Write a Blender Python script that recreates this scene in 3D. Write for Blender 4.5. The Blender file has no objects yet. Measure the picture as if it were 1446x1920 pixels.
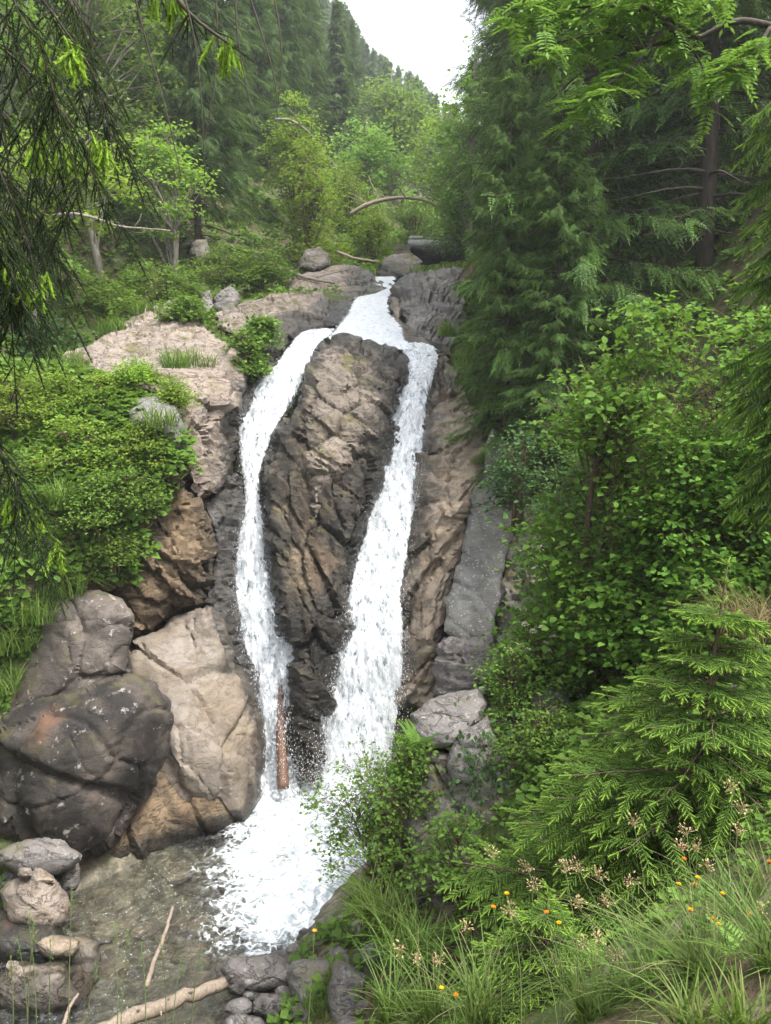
import bpy, math, random
import numpy as np
from mathutils import Vector, Matrix
from mathutils.geometry import delaunay_2d_cdt
sc = bpy.context.scene
col = sc.collection
R = math.radians
# ------------------------------------------------------------------ camera, sky, sun, exposure
CAMZ = 6.5; PITCH = 8.0; FPX = 1450.0
cam = bpy.data.cameras.new('camera'); camo = bpy.data.objects.new('camera', cam); col.objects.link(camo)
camo.location = (0, 0, CAMZ); camo.rotation_euler = (R(90 - PITCH), 0, 0)
cam.sensor_fit = 'VERTICAL'; cam.sensor_height = 24.0; cam.lens = 24.0 * FPX / 1920.0
cam.clip_start = 0.05; cam.clip_end = 2000
sc.camera = camo
SUN_EL, SUN_AZ = 62.0, 118.0            # azimuth measured from +Y (view direction) towards +X
w = bpy.data.worlds.new('World'); sc.world = w; w.use_nodes = True
nt = w.node_tree; bg = nt.nodes['Background']
sky = nt.nodes.new('ShaderNodeTexSky'); sky.sky_type = 'NISHITA'; sky.sun_disc = False
sky.sun_elevation = R(SUN_EL); sky.sun_rotation = R(SUN_AZ); sky.dust_density = 4.0; sky.air_density = 1.0
hs = nt.nodes.new('ShaderNodeHueSaturation'); hs.inputs['Saturation'].default_value = 0.22; hs.inputs['Value'].default_value = 1.0
nt.links.new(sky.outputs[0], hs.inputs['Color']); nt.links.new(hs.outputs[0], bg.inputs[0])
bg.inputs[1].default_value = 0.15
sun = bpy.data.lights.new('sun', 'SUN'); suno = bpy.data.objects.new('sun', sun); col.objects.link(suno)
sun.energy = 1.5; sun.angle = R(10); sun.color = (1.0, 0.95, 0.86)
_sd = Vector((math.sin(R(SUN_AZ)) * math.cos(R(SUN_EL)), math.cos(R(SUN_AZ)) * math.cos(R(SUN_EL)), math.sin(R(SUN_EL))))
suno.rotation_euler = _sd.to_track_quat('Z', 'Y').to_euler(); suno.location = (0, 0, 40)
sc.view_settings.view_transform = 'Standard'; sc.view_settings.look = 'None'
sc.view_settings.gamma = 1.0; sc.view_settings.use_curve_mapping = False
sc.view_settings.exposure = 2.2
sc.render.engine = 'CYCLES'
cy = sc.cycles; cy.use_denoising = True; cy.max_bounces = 6; cy.diffuse_bounces = 2; cy.adaptive_threshold = .02; cy.glossy_bounces = 2
cy.transmission_bounces = 4; cy.transparent_max_bounces = 12; cy.volume_bounces = 0; cy.caustics_reflective = False; cy.caustics_refractive = False
cy.sample_clamp_indirect = 4.0
HAZE = 0.0013
rng = np.random.default_rng(7); random.seed(7)
# ------------------------------------------------------------------ helpers
CT, ST = math.cos(R(PITCH)), math.sin(R(PITCH))
def P(px, py, d):
    """photo pixel + distance in front of the camera (world y) -> world points (n,3)"""
    px = np.asarray(px, float); py = np.asarray(py, float); d = np.asarray(d, float)
    u = (px - 723) / FPX; v = (960 - py) / FPX
    t = d / (v * ST + CT)
    return np.stack([u * t, d + 0 * t, CAMZ + (v * CT - ST) * t], -1)
def pt(px, py, d): return P(px, py, d).tolist()
def pxm(d, py=960):            # metres per photo pixel at distance d
    return d / FPX
def h3(i, seed=0):
    i = i.astype(np.int64).astype(np.uint32)
    with np.errstate(over='ignore'):
        h = i[..., 0] * np.uint32(374761393) + i[..., 1] * np.uint32(668265263) + i[..., 2] * np.uint32(2147483647 - 1640531) + np.uint32((seed * 1442695041 + 12345) & 0xffffffff)
        h = (h ^ (h >> np.uint32(13))) * np.uint32(1274126177)
        h = (h ^ (h >> np.uint32(15))) * np.uint32(2246822519)
        h = h ^ (h >> np.uint32(16))
    return h.astype(np.float64) / 4294967295.0
def vnoise(p, seed=0):
    i = np.floor(p); f = p - i; u = f * f * (3 - 2 * f); r = 0
    for dx in (0, 1):
        for dy in (0, 1):
            for dz in (0, 1):
                wgt = (u[..., 0] if dx else 1 - u[..., 0]) * (u[..., 1] if dy else 1 - u[..., 1]) * (u[..., 2] if dz else 1 - u[..., 2])
                r = r + wgt * h3(i + np.array([dx, dy, dz]), seed)
    return r
def fbm(p, seed=0, o=4):
    r = 0; a = .5
    for k in range(o): r = r + a * vnoise(p * 2 ** k + 17.3 * k, seed + k); a *= .5
    return r / (1 - .5 ** o)
def worley(p, seed=0):
    i = np.floor(p); n = p.shape[0]
    F1 = np.full(n, 9.); F2 = np.full(n, 9.); S = np.zeros((n, 3)); ID = np.zeros((n, 3))
    for dx in (-1, 0, 1):
        for dy in (-1, 0, 1):
            for dz in (-1, 0, 1):
                c = i + np.array([dx, dy, dz])
                s = c + np.stack([h3(c, seed + 1), h3(c, seed + 2), h3(c, seed + 3)], -1)
                dd = np.linalg.norm(p - s, axis=1)
                m = dd < F1
                F2 = np.where(m, F1, np.minimum(F2, dd)); F1 = np.where(m, dd, F1)
                S[m] = s[m]; ID[m] = c[m]
    return F1, F2, S, ID
def sst(a, b, x):
    t = np.clip((x - a) / (b - a), 0, 1); return t * t * (3 - 2 * t)
def mk(name, V, T, mat=None, parent=None, attrs=None, smooth=False, sharp=None):
    """triangle soup -> one mesh object"""
    me = bpy.data.meshes.new(name); V = np.ascontiguousarray(V, np.float32); T = np.ascontiguousarray(T, np.int32)
    me.vertices.add(len(V)); me.vertices.foreach_set('co', V.ravel())
    me.loops.add(T.size); me.loops.foreach_set('vertex_index', T.ravel())
    me.polygons.add(len(T)); me.polygons.foreach_set('loop_start', np.arange(0, T.size, 3, dtype=np.int32))
    if smooth: me.polygons.foreach_set('use_smooth', np.ones(len(T), bool))
    for k, a in (attrs or {}).items():
        at = me.attributes.new(k, 'FLOAT', 'POINT'); at.data.foreach_set('value', np.ascontiguousarray(a, np.float32))
    me.update(calc_edges=True)
    if sharp is not None: me.set_sharp_from_angle(angle=R(sharp))
    if mat: me.materials.append(mat)
    o = bpy.data.objects.new(name, me); col.objects.link(o)
    if parent: o.parent = parent
    return o
def tag(o, label, cat=None, group=None, kind=None):
    if label: o['label'] = label
    if cat: o['category'] = cat
    if group: o['group'] = group
    if kind: o['kind'] = kind
    return o
def thing(name, label, cat, loc=(0, 0, 0), rz=0, group=None, s=1):
    o = bpy.data.objects.new(name, None); col.objects.link(o); o.location = loc; o.rotation_euler = (0, 0, rz); o.scale = (s, s, s)
    o.empty_display_size = .1
    return tag(o, label, cat, group)
def copy_tree(o, loc, rz, s, label, group=None, parent=None):
    c = o.copy(); col.objects.link(c); c.location = loc; c.rotation_euler = (0, 0, rz)
    c.scale = (s, s, s) if not hasattr(s, '__len__') else s
    if label: c['label'] = label
    if group: c['group'] = group
    for ch in o.children:
        d = ch.copy(); col.objects.link(d); d.parent = c
    return c
def vnorm(V, T):
    a, b, c = V[T[:, 0]], V[T[:, 1]], V[T[:, 2]]
    fn = np.cross(b - a, c - a); N = np.zeros_like(V)
    for k in range(3): np.add.at(N, T[:, k], fn)
    return N / (np.linalg.norm(N, axis=1, keepdims=True) + 1e-12)
def rbf(X, F):
    """linear-kernel interpolation of scattered values; returns a function"""
    X = np.asarray(X, float); F = np.asarray(F, float); n, k = X.shape
    K = np.linalg.norm(X[:, None] - X[None], axis=2) + 1e-6 * np.eye(n); A = np.hstack([np.ones((n, 1)), X])
    M = np.block([[K, A], [A.T, np.zeros((k + 1, k + 1))]]); s = np.linalg.lstsq(M, np.concatenate([F, np.zeros(k + 1)]), rcond=None)[0]
    def f(Q):
        Q = np.asarray(Q, float); out = np.empty(len(Q))
        for a in range(0, len(Q), 20000):
            q = Q[a:a + 20000]; D = np.linalg.norm(q[:, None] - X[None], axis=2)
            out[a:a + 20000] = D @ s[:n] + s[n] + q @ s[n + 1:]
        return out
    return f
def tube(path, rad, sides=7, cap=True):
    """tapered tube along a polyline; returns V,T"""
    path = np.asarray(path, float); n = len(path); rad = np.broadcast_to(np.asarray(rad, float), (n,))
    tg = np.gradient(path, axis=0); tg /= np.linalg.norm(tg, axis=1, keepdims=True) + 1e-12
    ref = np.array([0, 0, 1.]) if abs(tg[:, 2]).mean() < .8 else np.array([1., 0, 0])
    a = np.cross(tg, ref); a /= np.linalg.norm(a, axis=1, keepdims=True) + 1e-12; b = np.cross(tg, a)
    th = np.linspace(0, 2 * np.pi, sides, endpoint=False)
    V = (path[:, None] + rad[:, None, None] * (np.cos(th)[None, :, None] * a[:, None] + np.sin(th)[None, :, None] * b[:, None])).reshape(-1, 3)
    T = []
    for i in range(n - 1):
        for j in range(sides):
            p, q = i * sides + j, i * sides + (j + 1) % sides
            T += [(p, q, q + sides), (p, q + sides, p + sides)]
    if cap:
        V = np.vstack([V, path[0], path[-1]]); c0, c1 = n * sides, n * sides + 1
        for j in range(sides):
            T += [(c0, (j + 1) % sides, j), (c1, (n - 1) * sides + j, (n - 1) * sides + (j + 1) % sides)]
    return V, np.array(T)
def join(parts):
    V, T, o = [], [], 0
    for v, t in parts:
        V.append(v); T.append(np.asarray(t) + o); o += len(v)
    return np.vstack(V), np.vstack(T)
def spline(pts, n):
    """Catmull-Rom through points"""
    p = np.asarray(pts, float); p = np.vstack([2 * p[0] - p[1], p, 2 * p[-1] - p[-2]]); m = len(p) - 3
    t = np.linspace(0, m - 1e-9, n); i = t.astype(int); f = (t - i)[:, None]
    a, b, c, d = p[i], p[i + 1], p[i + 2], p[i + 3]
    return .5 * (2 * b + (c - a) * f + (2 * a - 5 * b + 4 * c - d) * f ** 2 + (3 * b - a - 3 * c + d) * f ** 3)
# ------------------------------------------------------------------ materials
def newmat(name):
    m = bpy.data.materials.new(name); m.use_nodes = True; n = m.node_tree
    for x in list(n.nodes): n.nodes.remove(x)
    return m, n
class NB:
    """small node-building helper"""
    def __init__(s, n): s.n = n; s.l = n.links
    def node(s, t, **kw):
        x = s.n.nodes.new(t)
        for k, v in kw.items(): setattr(x, k, v)
        return x
    def put(s, sock, v):
        if v is None: return
        if hasattr(v, 'is_output'): s.l.new(v, sock)
        else: sock.default_value = v if not (isinstance(v, tuple) and len(v) == 3 and len(sock.default_value) == 4) else (*v, 1)
    def noise(s, scale, detail=4, rough=.6, vec=None, dist=0):
        x = s.node('ShaderNodeTexNoise'); s.put(x.inputs['Scale'], scale); s.put(x.inputs['Detail'], detail); s.put(x.inputs['Roughness'], rough); s.put(x.inputs['Distortion'], dist)
        if vec is not None: s.l.new(vec, x.inputs['Vector'])
        return x.outputs['Fac']
    def ramp(s, fac, a, b):
        x = s.node('ShaderNodeMapRange'); x.interpolation_type = 'SMOOTHSTEP'
        s.put(x.inputs[0], fac); x.inputs[1].default_value = a; x.inputs[2].default_value = b
        return x.outputs[0]
    def mix(s, fac, a, b):
        x = s.node('ShaderNodeMix', data_type='RGBA'); s.put(x.inputs[0], fac); s.put(x.inputs[6], a); s.put(x.inputs[7], b); return x.outputs[2]
    def math(s, op, a, b=0.0):
        x = s.node('ShaderNodeMath', operation=op); s.put(x.inputs[0], a); s.put(x.inputs[1], b); return x.outputs[0]
    def attr(s, nm):
        x = s.node('ShaderNodeAttribute'); x.attribute_name = nm; return x.outputs['Fac']
    def coords(s): return s.node('ShaderNodeTexCoord').outputs['Object']
    def mapping(s, vec, scale=(1, 1, 1), rot=(0, 0, 0)):
        x = s.node('ShaderNodeMapping'); s.l.new(vec, x.inputs[0]); x.inputs['Scale'].default_value = scale; x.inputs['Rotation'].default_value = rot; return x.outputs[0]
    def bump(s, h, strength, dist=.02, nrm=None):
        x = s.node('ShaderNodeBump'); s.put(x.inputs['Height'], h); x.inputs['Strength'].default_value = strength; x.inputs['Distance'].default_value = dist
        if nrm is not None: s.l.new(nrm, x.inputs['Normal'])
        return x.outputs[0]
    def bsdf(s, color, rough=.7, spec=.4, nrm=None, **kw):
        x = s.node('ShaderNodeBsdfPrincipled'); s.put(x.inputs['Base Color'], color); s.put(x.inputs['Roughness'], rough); s.put(x.inputs['Specular IOR Level'], spec)
        if nrm is not None: s.l.new(nrm, x.inputs['Normal'])
        for k, v in kw.items(): s.put(x.inputs[k], v)
        return x.outputs[0]
    def mixsh(s, fac, a, b):
        x = s.node('ShaderNodeMixShader'); s.put(x.inputs[0], fac); s.l.new(a, x.inputs[1]); s.l.new(b, x.inputs[2]); return x.outputs[0]
    def out(s, sh):
        x = s.node('ShaderNodeOutputMaterial'); s.l.new(sh, x.inputs['Surface'])
def rock_mat(name, c1, c2, c3, lichen=.25, moss=.35, strata=(0, 0, 0), rust=0.0, dark=0.0, spots=.0, bs=.9):
    m, n = newmat(name); b = NB(n); co = b.coords()
    geo = b.node('ShaderNodeNewGeometry'); sep = b.node('ShaderNodeSeparateXYZ'); b.l.new(geo.outputs['Normal'], sep.inputs[0]); up = sep.outputs[2]
    big = b.noise(.7, 3, .6, co); st = b.mapping(co, (1.2, 1.2, 3.2), strata)
    lay = b.noise(1.6, 6, .7, st, .6); fine = b.noise(9, 6, .75, co); grain = b.noise(60, 3, .7, co)
    c = b.mix(b.ramp(big, .35, .65), c1, c2)
    c = b.mix(b.ramp(lay, .45, .72), c, c3)
    c = b.mix(b.math('MULTIPLY', b.ramp(fine, .5, .72), .55), c, tuple(x * .45 for x in c1))
    c = b.mix(b.math('MULTIPLY', b.ramp(grain, .45, .8), .35), c, tuple(min(1, x * 1.6) for x in c1))
    vn = b.noise(1.9, 5, .62, st, 1.0); vein = b.ramp(b.math('ABSOLUTE', b.math('SUBTRACT', vn, .5)), .022, .0); c = b.mix(b.math('MULTIPLY', vein, .38), c, tuple(x * .16 for x in c1))
    if rust: c = b.mix(b.math('MULTIPLY', b.ramp(b.noise(.9, 3, .5, b.mapping(co, (1.3, 1.3, .5))), .55, .68), rust), c, (.12, .058, .032))
    if dark: c = b.mix(b.math('MULTIPLY', b.ramp(b.noise(1.3, 5, .65, b.mapping(co, (1, 1, .55))), .36, .53), dark), c, (.012, .010, .009))
    if lichen: c = b.mix(b.math('MULTIPLY', b.ramp(b.noise(5, 5, .7, co), .60, .68), lichen), c, (.42, .40, .37))
    if spots:
        v = b.node('ShaderNodeTexVoronoi'); v.inputs['Scale'].default_value = 14; b.l.new(co, v.inputs['Vector'])
        c = b.mix(b.math('MULTIPLY', b.ramp(b.math('ADD', v.outputs['Distance'], b.math('MULTIPLY', fine, .5)), .50, .36), spots), c, (.5, .49, .46))
    if moss:
        mm = b.math('MULTIPLY', b.ramp(up, .25, .85), b.ramp(b.noise(2.2, 5, .7, co), .50, .62))
        c = b.mix(b.math('MULTIPLY', mm, moss), c, b.mix(b.noise(30, 2, .5, co), (.05, .055, .012), (.14, .12, .03)))
    wet = b.attr('wet'); wetn = b.ramp(b.math('ADD', wet, b.math('MULTIPLY', b.math('SUBTRACT', b.noise(2.4, 5, .7, co, .5), .5), 2.2)), .15, .80)
    c = b.mix(wetn, c, b.mix(.55, b.mix(.5, c, (0, 0, 0)), (.016, .017, .015)))
    ro = b.math('SUBTRACT', .82, b.math('MULTIPLY', wetn, .52))
    hgt = b.math('ADD', b.math('MULTIPLY', lay, .6), b.math('ADD', b.math('MULTIPLY', fine, .7), b.math('MULTIPLY', grain, .10))); hgt = b.math('SUBTRACT', hgt, b.math('MULTIPLY', vein, .35))
    b.out(b.bsdf(c, ro, .4, b.bump(hgt, bs, .08)))
    return m
M = {}
M['tan'] = rock_mat('rock_tan', (.31, .25, .19), (.25, .205, .16), (.17, .12, .07), .2, .25, (.3, .5, 0), bs=.6)
M['flank'] = rock_mat('rock_flank', (.215, .188, .163), (.19, .152, .112), (.12, .09, .062), .2, .15, (.3, .9, 0), bs=.5)
M['cap'] = rock_mat('rock_cap', (.215, .175, .145), (.16, .135, .11), (.09, .07, .05), .35, .9, (.5, -.4, 0))
M['pink'] = rock_mat('rock_pale', (.29, .235, .195), (.22, .185, .16), (.12, .09, .06), .3, .7, (.5, -.4, 0))
M['grey'] = rock_mat('rock_grey', (.205, .188, .178), (.16, .146, .14), (.115, .103, .098), .55, .45, (.2, .3, 0), spots=.25)
M['slab'] = rock_mat('rock_slab', (.215, .213, .203), (.185, .182, .174), (.14, .138, .13), .3, .5, (1.2, .4, 0), spots=.5, dark=.35, bs=.5)
M['dark'] = rock_mat('rock_dark', (.070, .056, .046), (.050, .042, .036), (.032, .026, .022), .5, .3, (.3, .3, 0), rust=.7, dark=.93, bs=.45)
M['brown'] = rock_mat('rock_brown', (.27, .19, .115), (.18, .135, .09), (.10, .07, .04), .12, .3, (.4, .9, 0), rust=.4, dark=.6)
M['wetrock'] = rock_mat('rock_wet', (.18, .135, .09), (.12, .095, .065), (.06, .05, .03), .1, .5, (.9, .3, 0), rust=.35, dark=.8)
M['mossy'] = rock_mat('rock_mossy', (.23, .21, .19), (.16, .145, .125), (.11, .085, .045), .4, .95, (.2, .3, 0), dark=.2)
M['bould'] = rock_mat('rock_boulder', (.155, .128, .11), (.11, .092, .08), (.07, .058, .048), .55, .4, (.3, .3, 0), rust=.6, dark=.6, bs=.5)
def leaf_mat(name, c1, c2, tip=None, trans=.38, rough=.62, spec=.18):
    m, n = newmat(name); b = NB(n); r = b.attr('rnd'); oi = b.node('ShaderNodeObjectInfo').outputs['Random']
    c = b.mix(r, c1, c2)
    hsv = b.node('ShaderNodeHueSaturation'); b.l.new(c, hsv.inputs['Color']); hsv.inputs['Saturation'].default_value = 1.02
    b.put(hsv.inputs['Hue'], b.math('ADD', .490, b.math('MULTIPLY', oi, .02))); b.put(hsv.inputs['Value'], b.math('ADD', .82, b.math('MULTIPLY', oi, .36)))
    c = hsv.outputs[0]
    if tip: c = b.mix(b.attr('tip'), c, tip)
    tr = b.node('ShaderNodeBsdfTranslucent'); t2 = b.mix(.35, c, b.mix(.5, c, (.30, .42, .03))); b.l.new(t2, tr.inputs[0])
    b.out(b.mixsh(trans, b.bsdf(c, rough, spec), tr.outputs[0])); return m
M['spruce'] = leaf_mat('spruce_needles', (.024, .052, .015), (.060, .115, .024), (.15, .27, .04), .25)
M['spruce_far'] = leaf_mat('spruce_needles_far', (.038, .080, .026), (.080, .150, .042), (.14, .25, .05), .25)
M['spruce_young'] = leaf_mat('young_spruce_needles', (.055, .11, .024), (.10, .18, .036), (.27, .43, .065), .38)
M['spruce_shade_tint'] = leaf_mat('shade_tinted_spruce_needles', (.018, .030, .016), (.030, .044, .022), (.27, .44, .04), .4)  # darker copy of the needles: shade on the overhanging boughs put into the colour
M['leaf_light'] = leaf_mat('light_leaves', (.14, .235, .030), (.24, .36, .055), None, .5)
M['leaf_mid'] = leaf_mat('green_leaves', (.078, .150, .026), (.150, .250, .045), None, .42)
M['leaf_hazel'] = leaf_mat('hazel_leaves', (.065, .145, .022), (.145, .26, .04), None, .45)
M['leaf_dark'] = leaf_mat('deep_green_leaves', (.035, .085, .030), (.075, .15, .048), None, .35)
M['leaf_birch'] = leaf_mat('birch_leaves', (.12, .225, .045), (.20, .33, .075), None, .5)
M['grass'] = leaf_mat('grass_blades', (.062, .125, .022), (.155, .225, .052), (.30, .26, .13), .4)
M['sedge'] = leaf_mat('sedge_blades', (.060, .118, .024), (.140, .210, .055), (.34, .28, .16), .4)
M['dry'] = leaf_mat('dry_grass', (.22, .16, .09), (.36, .28, .16), None, .25)
M['seed'] = leaf_mat('seed_heads', (.28, .19, .10), (.42, .32, .20), None, .25)
M['fern'] = leaf_mat('fern_fronds', (.08, .17, .03), (.15, .27, .05), None, .4)
M['petal'] = leaf_mat('yellow_petals', (.78, .33, .01), (.85, .50, .02), None, .3)
M['petal_o'] = leaf_mat('orange_petals', (.70, .17, .01), (.80, .28, .02), None, .3)
M['white_petal'] = leaf_mat('white_petals', (.75, .72, .62), (.80, .66, .52), None, .3)
def bark_mat(name, c1, c2, sc_=(8, 8, 1.5), rough=.85, moss=0):
    m, n = newmat(name); b = NB(n); co = b.coords(); v = b.mapping(co, sc_)
    f = b.noise(3, 6, .7, v, .3); c = b.mix(b.ramp(f, .35, .65), c1, c2); c = b.mix(b.math('MULTIPLY', b.ramp(b.noise(1.5, 4, .6, co), .55, .7), .5 + moss * .5), c, (.10, .11, .05) if moss else tuple(x * .5 for x in c1))
    b.out(b.bsdf(c, rough, .3, b.bump(f, .7, .02))); return m
M['bark'] = bark_mat('spruce_bark', (.07, .054, .042), (.038, .030, .026))
M['bark_l'] = bark_mat('pale_bark', (.26, .23, .19), (.15, .13, .11))
M['twig'] = bark_mat('twig_bark', (.14, .095, .06), (.08, .055, .04))
M['deadwood'] = bark_mat('bleached_wood', (.31, .25, .195), (.19, .15, .115), (14, 14, 1.2), .75)
M['redwood'] = bark_mat('wet_peeled_wood', (.165, .092, .062), (.09, .05, .035), (12, 12, 1.0), .35)
M['stem'] = leaf_mat('green_stem', (.10, .15, .05), (.16, .2, .08), None, .15)
m, n = newmat('soil'); b = NB(n); co = b.coords()
geo = b.node('ShaderNodeNewGeometry'); sep = b.node('ShaderNodeSeparateXYZ'); b.l.new(geo.outputs['Normal'], sep.inputs[0])
f = b.noise(1.1, 6, .7, co); g = b.noise(14, 5, .7, co)
c = b.mix(b.ramp(g, .35, .7), (.055, .040, .026), (.13, .095, .06)); gm = b.math('MULTIPLY', b.ramp(f, .38, .56), b.ramp(sep.outputs[2], .25, .6))
c = b.mix(gm, c, b.mix(g, (.035, .06, .015), (.08, .105, .03))); c = b.mix(b.math('MULTIPLY', b.ramp(b.noise(3, 4, .6, co), .58, .68), .6), c, (.19, .165, .135))
sp3 = b.node('ShaderNodeSeparateXYZ'); b.l.new(co, sp3.inputs[0]); c = b.mix(b.ramp(sp3.outputs[2], .35, .05), c, b.mix(b.ramp(b.noise(4, 5, .7, co), .4, .65), (.10, .092, .07), (.26, .23, .175)))
b.out(b.bsdf(c, .9, .2, b.bump(g, .9, .05))); M['soil'] = m
m, n = newmat('concrete'); b = NB(n); co = b.coords()
f = b.noise(2.5, 6, .7, b.mapping(co, (1, 1, .35))); c = b.mix(b.ramp(f, .35, .68), (.42, .41, .40), (.24, .235, .225))
b.out(b.bsdf(c, .85, .3, b.bump(b.noise(20, 4, .6, co), .4, .02))); M['concrete'] = m
# ------------------------------------------------------------------ terrain
DT = np.array([(480, 30), (515, 25), (535, 22.2), (556, 20), (611, 17.8), (640, 17), (700, 16), (850, 15), (1000, 14.2), (1200, 13.3), (1450, 12.6), (1500, 12.2)], float)
def D(py): return np.interp(py, DT[:, 0], DT[:, 1])
TP = []
def G(px, py, d): TP.append(P(px, py, d))
for q in [(530, 1440, 13.6), (530, 1200, 14.4), (530, 1000, 15.3), (530, 850, 16.1), (560, 700, 17.3), (620, 615, 18.6), (700, 1300, 13.9), (720, 1000, 15.4), (760, 800, 16.6), (770, 660, 17.6),
          (700, 585, 20), (700, 552, 22.5), (720, 528, 26), (760, 516, 31), (800, 524, 36), (810, 525, 41),
          (100, 720, 15.5), (280, 640, 17.8), (200, 800, 13.2), (100, 900, 12.2), (100, 1100, 11.2), (20, 1230, 10.8), (400, 1000, 15.0), (400, 800, 16.0), (330, 1250, 13.6), (200, 1350, 12.2), (30, 1400, 11.6), (-100, 1200, 10.5), (-100, 900, 11.5),
          (300, 560, 20), (100, 580, 19), (400, 485, 26), (200, 500, 24), (0, 520, 22), (600, 505, 28), (680, 490, 33), (500, 545, 21), (600, 548, 21), (-100, 620, 17), (470, 640, 17.5),
          (850, 1250, 13.6), (850, 1000, 15.2), (870, 800, 16.6), (850, 640, 19), (800, 545, 22), (860, 520, 26),
          (1100, 1250, 11.5), (1100, 1000, 13.2), (1100, 800, 14.5), (1200, 600, 15.5), (1300, 450, 16), (950, 700, 17), (1000, 560, 19), (980, 1180, 12.6), (1250, 1000, 11)]: G(*q)
TP += [np.array(q, float) for q in [
    (-4.2, 9.2, -.45), (-3, 7.8, -.5), (-2, 9, -.55), (-1.2, 10.5, -.6), (-2.2, 11.6, -.5), (-3, 10, -.5), (-2.2, 7.2, -.4), (-4.2, 8, -.25), (-3.2, 6.6, -.3), (-5, 7, .3), (-5.4, 8.6, .5), (-6.5, 9.5, 2.2), (-7, 7, 2.5),
    (-.7, 9.6, .0), (-1.2, 8.2, .05), (-2.0, 6.6, .1), (-1, 2, 4.3), (-1, 4, 2.1), (-1.2, 5.5, .8), (-3, 3, 2.6), (-3, 5, .8), (-4, 1, 4.2), (-6, 3, 4.0), (-7, 5, 3.6), (-12, 2, 8), (-12, 8, 8),
    (0, 0, 4.9), (0, -6, 5.2), (-6, -6, 5.2), (6, -6, 6.5), (1.4, 1.9, 4.95), (.5, 2.8, 3.9), (.2, 4.5, 2.0), (0, 6, .9), (-.3, 7.4, .7), (.8, 3.6, 3.6), (1.5, 4.5, 3.3), (.8, 6, 1.7), (.9, 8, 2.4), (2, 7, 3.4), (2.5, 5, 4.2), (3, 3, 5.2), (4.2, 6, 5.1), (3.6, 8.6, 4.0), (2.6, 10.4, 2.6), (.5, 9.8, .6), (1.2, 11, 1.6), (.3, 11.4, .3),
    (8, 8, 8.5), (8, 13, 11.5), (12, 20, 18), (6.5, 3, 6.6), (12, 6, 11), (9, 18, 15), (16, 10, 16),
    (-16, 14, 13), (-14, 20, 15), (-9, 14.5, 9.5), (-8, 18, 11), (-10, 24, 14.5), (-20, 25, 20)]]
def far(x, y):
    xc = 3 + .3 * (y - 30); return 11.6 + .12 * (y - 30) + .75 * np.maximum(0, xc - 2 - x) + .9 * np.maximum(0, x - xc - 4)
for yy in (38, 48, 64, 90, 130, 180, 260):
    for k in (-4, -2.2, -1.2, -.5, 0, .5, 1.2, 2.2, 4):
        xx = 3 + .3 * (yy - 30) + k * (10 + .28 * yy); TP.append(np.array([xx, yy, min(float(far(xx, yy)), 140.)]))
TP = np.array(TP)
tz0 = rbf(TP[:, :2], TP[:, 2])
def tz(x, y):
    x = np.atleast_1d(np.asarray(x, float)); y = np.atleast_1d(np.asarray(y, float))
    z = tz0(np.stack([x, y], -1)); q = np.stack([x, y, 0 * x], -1)
    return z + .5 * (fbm(q * .8, 3) - .5) * np.clip(np.hypot(x, y) / 12, .3, 3)
def axis(a, b, dense0, dense1, st):
    x = list(np.arange(dense0, dense1, st)); s = st; v = dense1
    while v < b: x.append(v); s *= 1.12; v += s
    x.append(b); s = st; v = dense0
    while v > a: v -= s * 1.12; s *= 1.12; x.insert(0, max(v, a))
    return np.array(sorted(set(np.round(x, 4))))
ax, ay = axis(-170, 210, -9, 9, .16), axis(-12, 270, -1, 24, .16)
X, Y = np.meshgrid(ax, ay); xs, ys = X.ravel(), Y.ravel(); V = np.stack([xs, ys, tz(xs, ys)], -1)
nx, ny = len(ax), len(ay); ii = (np.arange(ny - 1)[:, None] * nx + np.arange(nx - 1)[None]).ravel()
T = np.vstack([np.stack([ii, ii + 1, ii + nx + 1], -1), np.stack([ii, ii + nx + 1, ii + nx], -1)])
tag(mk('ground', V, T, M['soil'], smooth=True), 'earth and forest floor of the gorge and its wooded slopes', kind='structure')
# ------------------------------------------------------------------ water shapes (edges in photo pixels, distances from the rock they run over)
LEFT = np.array([(612, 600, 640), (622, 556, 634), (646, 538, 603), (677, 514, 588), (712, 482, 574), (754, 458, 552), (781, 448, 535), (809, 441, 519), (847, 445, 505), (886, 450, 490), (925, 457, 489), (963, 453, 496), (1010, 443, 506), (1076, 439, 512), (1115, 442, 516), (1154, 449, 522), (1200, 456, 545), (1258, 478, 556), (1328, 484, 552), (1386, 493, 548), (1444, 494, 548), (1476, 486, 556), (1500, 482, 560)], float)
RIGHT = np.array([(638, 729, 790), (650, 742, 823), (665, 752, 830), (700, 757, 822), (720, 749, 815), (743, 735, 808), (793, 725, 802), (832, 721, 801), (870, 710, 798), (905, 704, 791), (963, 689, 779), (1000, 684, 772), (1045, 668, 763), (1115, 655, 752), (1212, 628, 754), (1270, 616, 752), (1328, 602, 742), (1367, 596, 736), (1420, 588, 730), (1464, 575, 725), (1500, 570, 722)], float)
UPPER = np.array([(516, 698, 746), (524, 699, 746), (533, 700, 746), (540, 722, 746), (550, 700, 740), (557, 664, 733), (570, 656, 732), (589, 649, 735), (611, 630, 757), (633, 612, 762), (655, 640, 782)], float)
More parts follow.
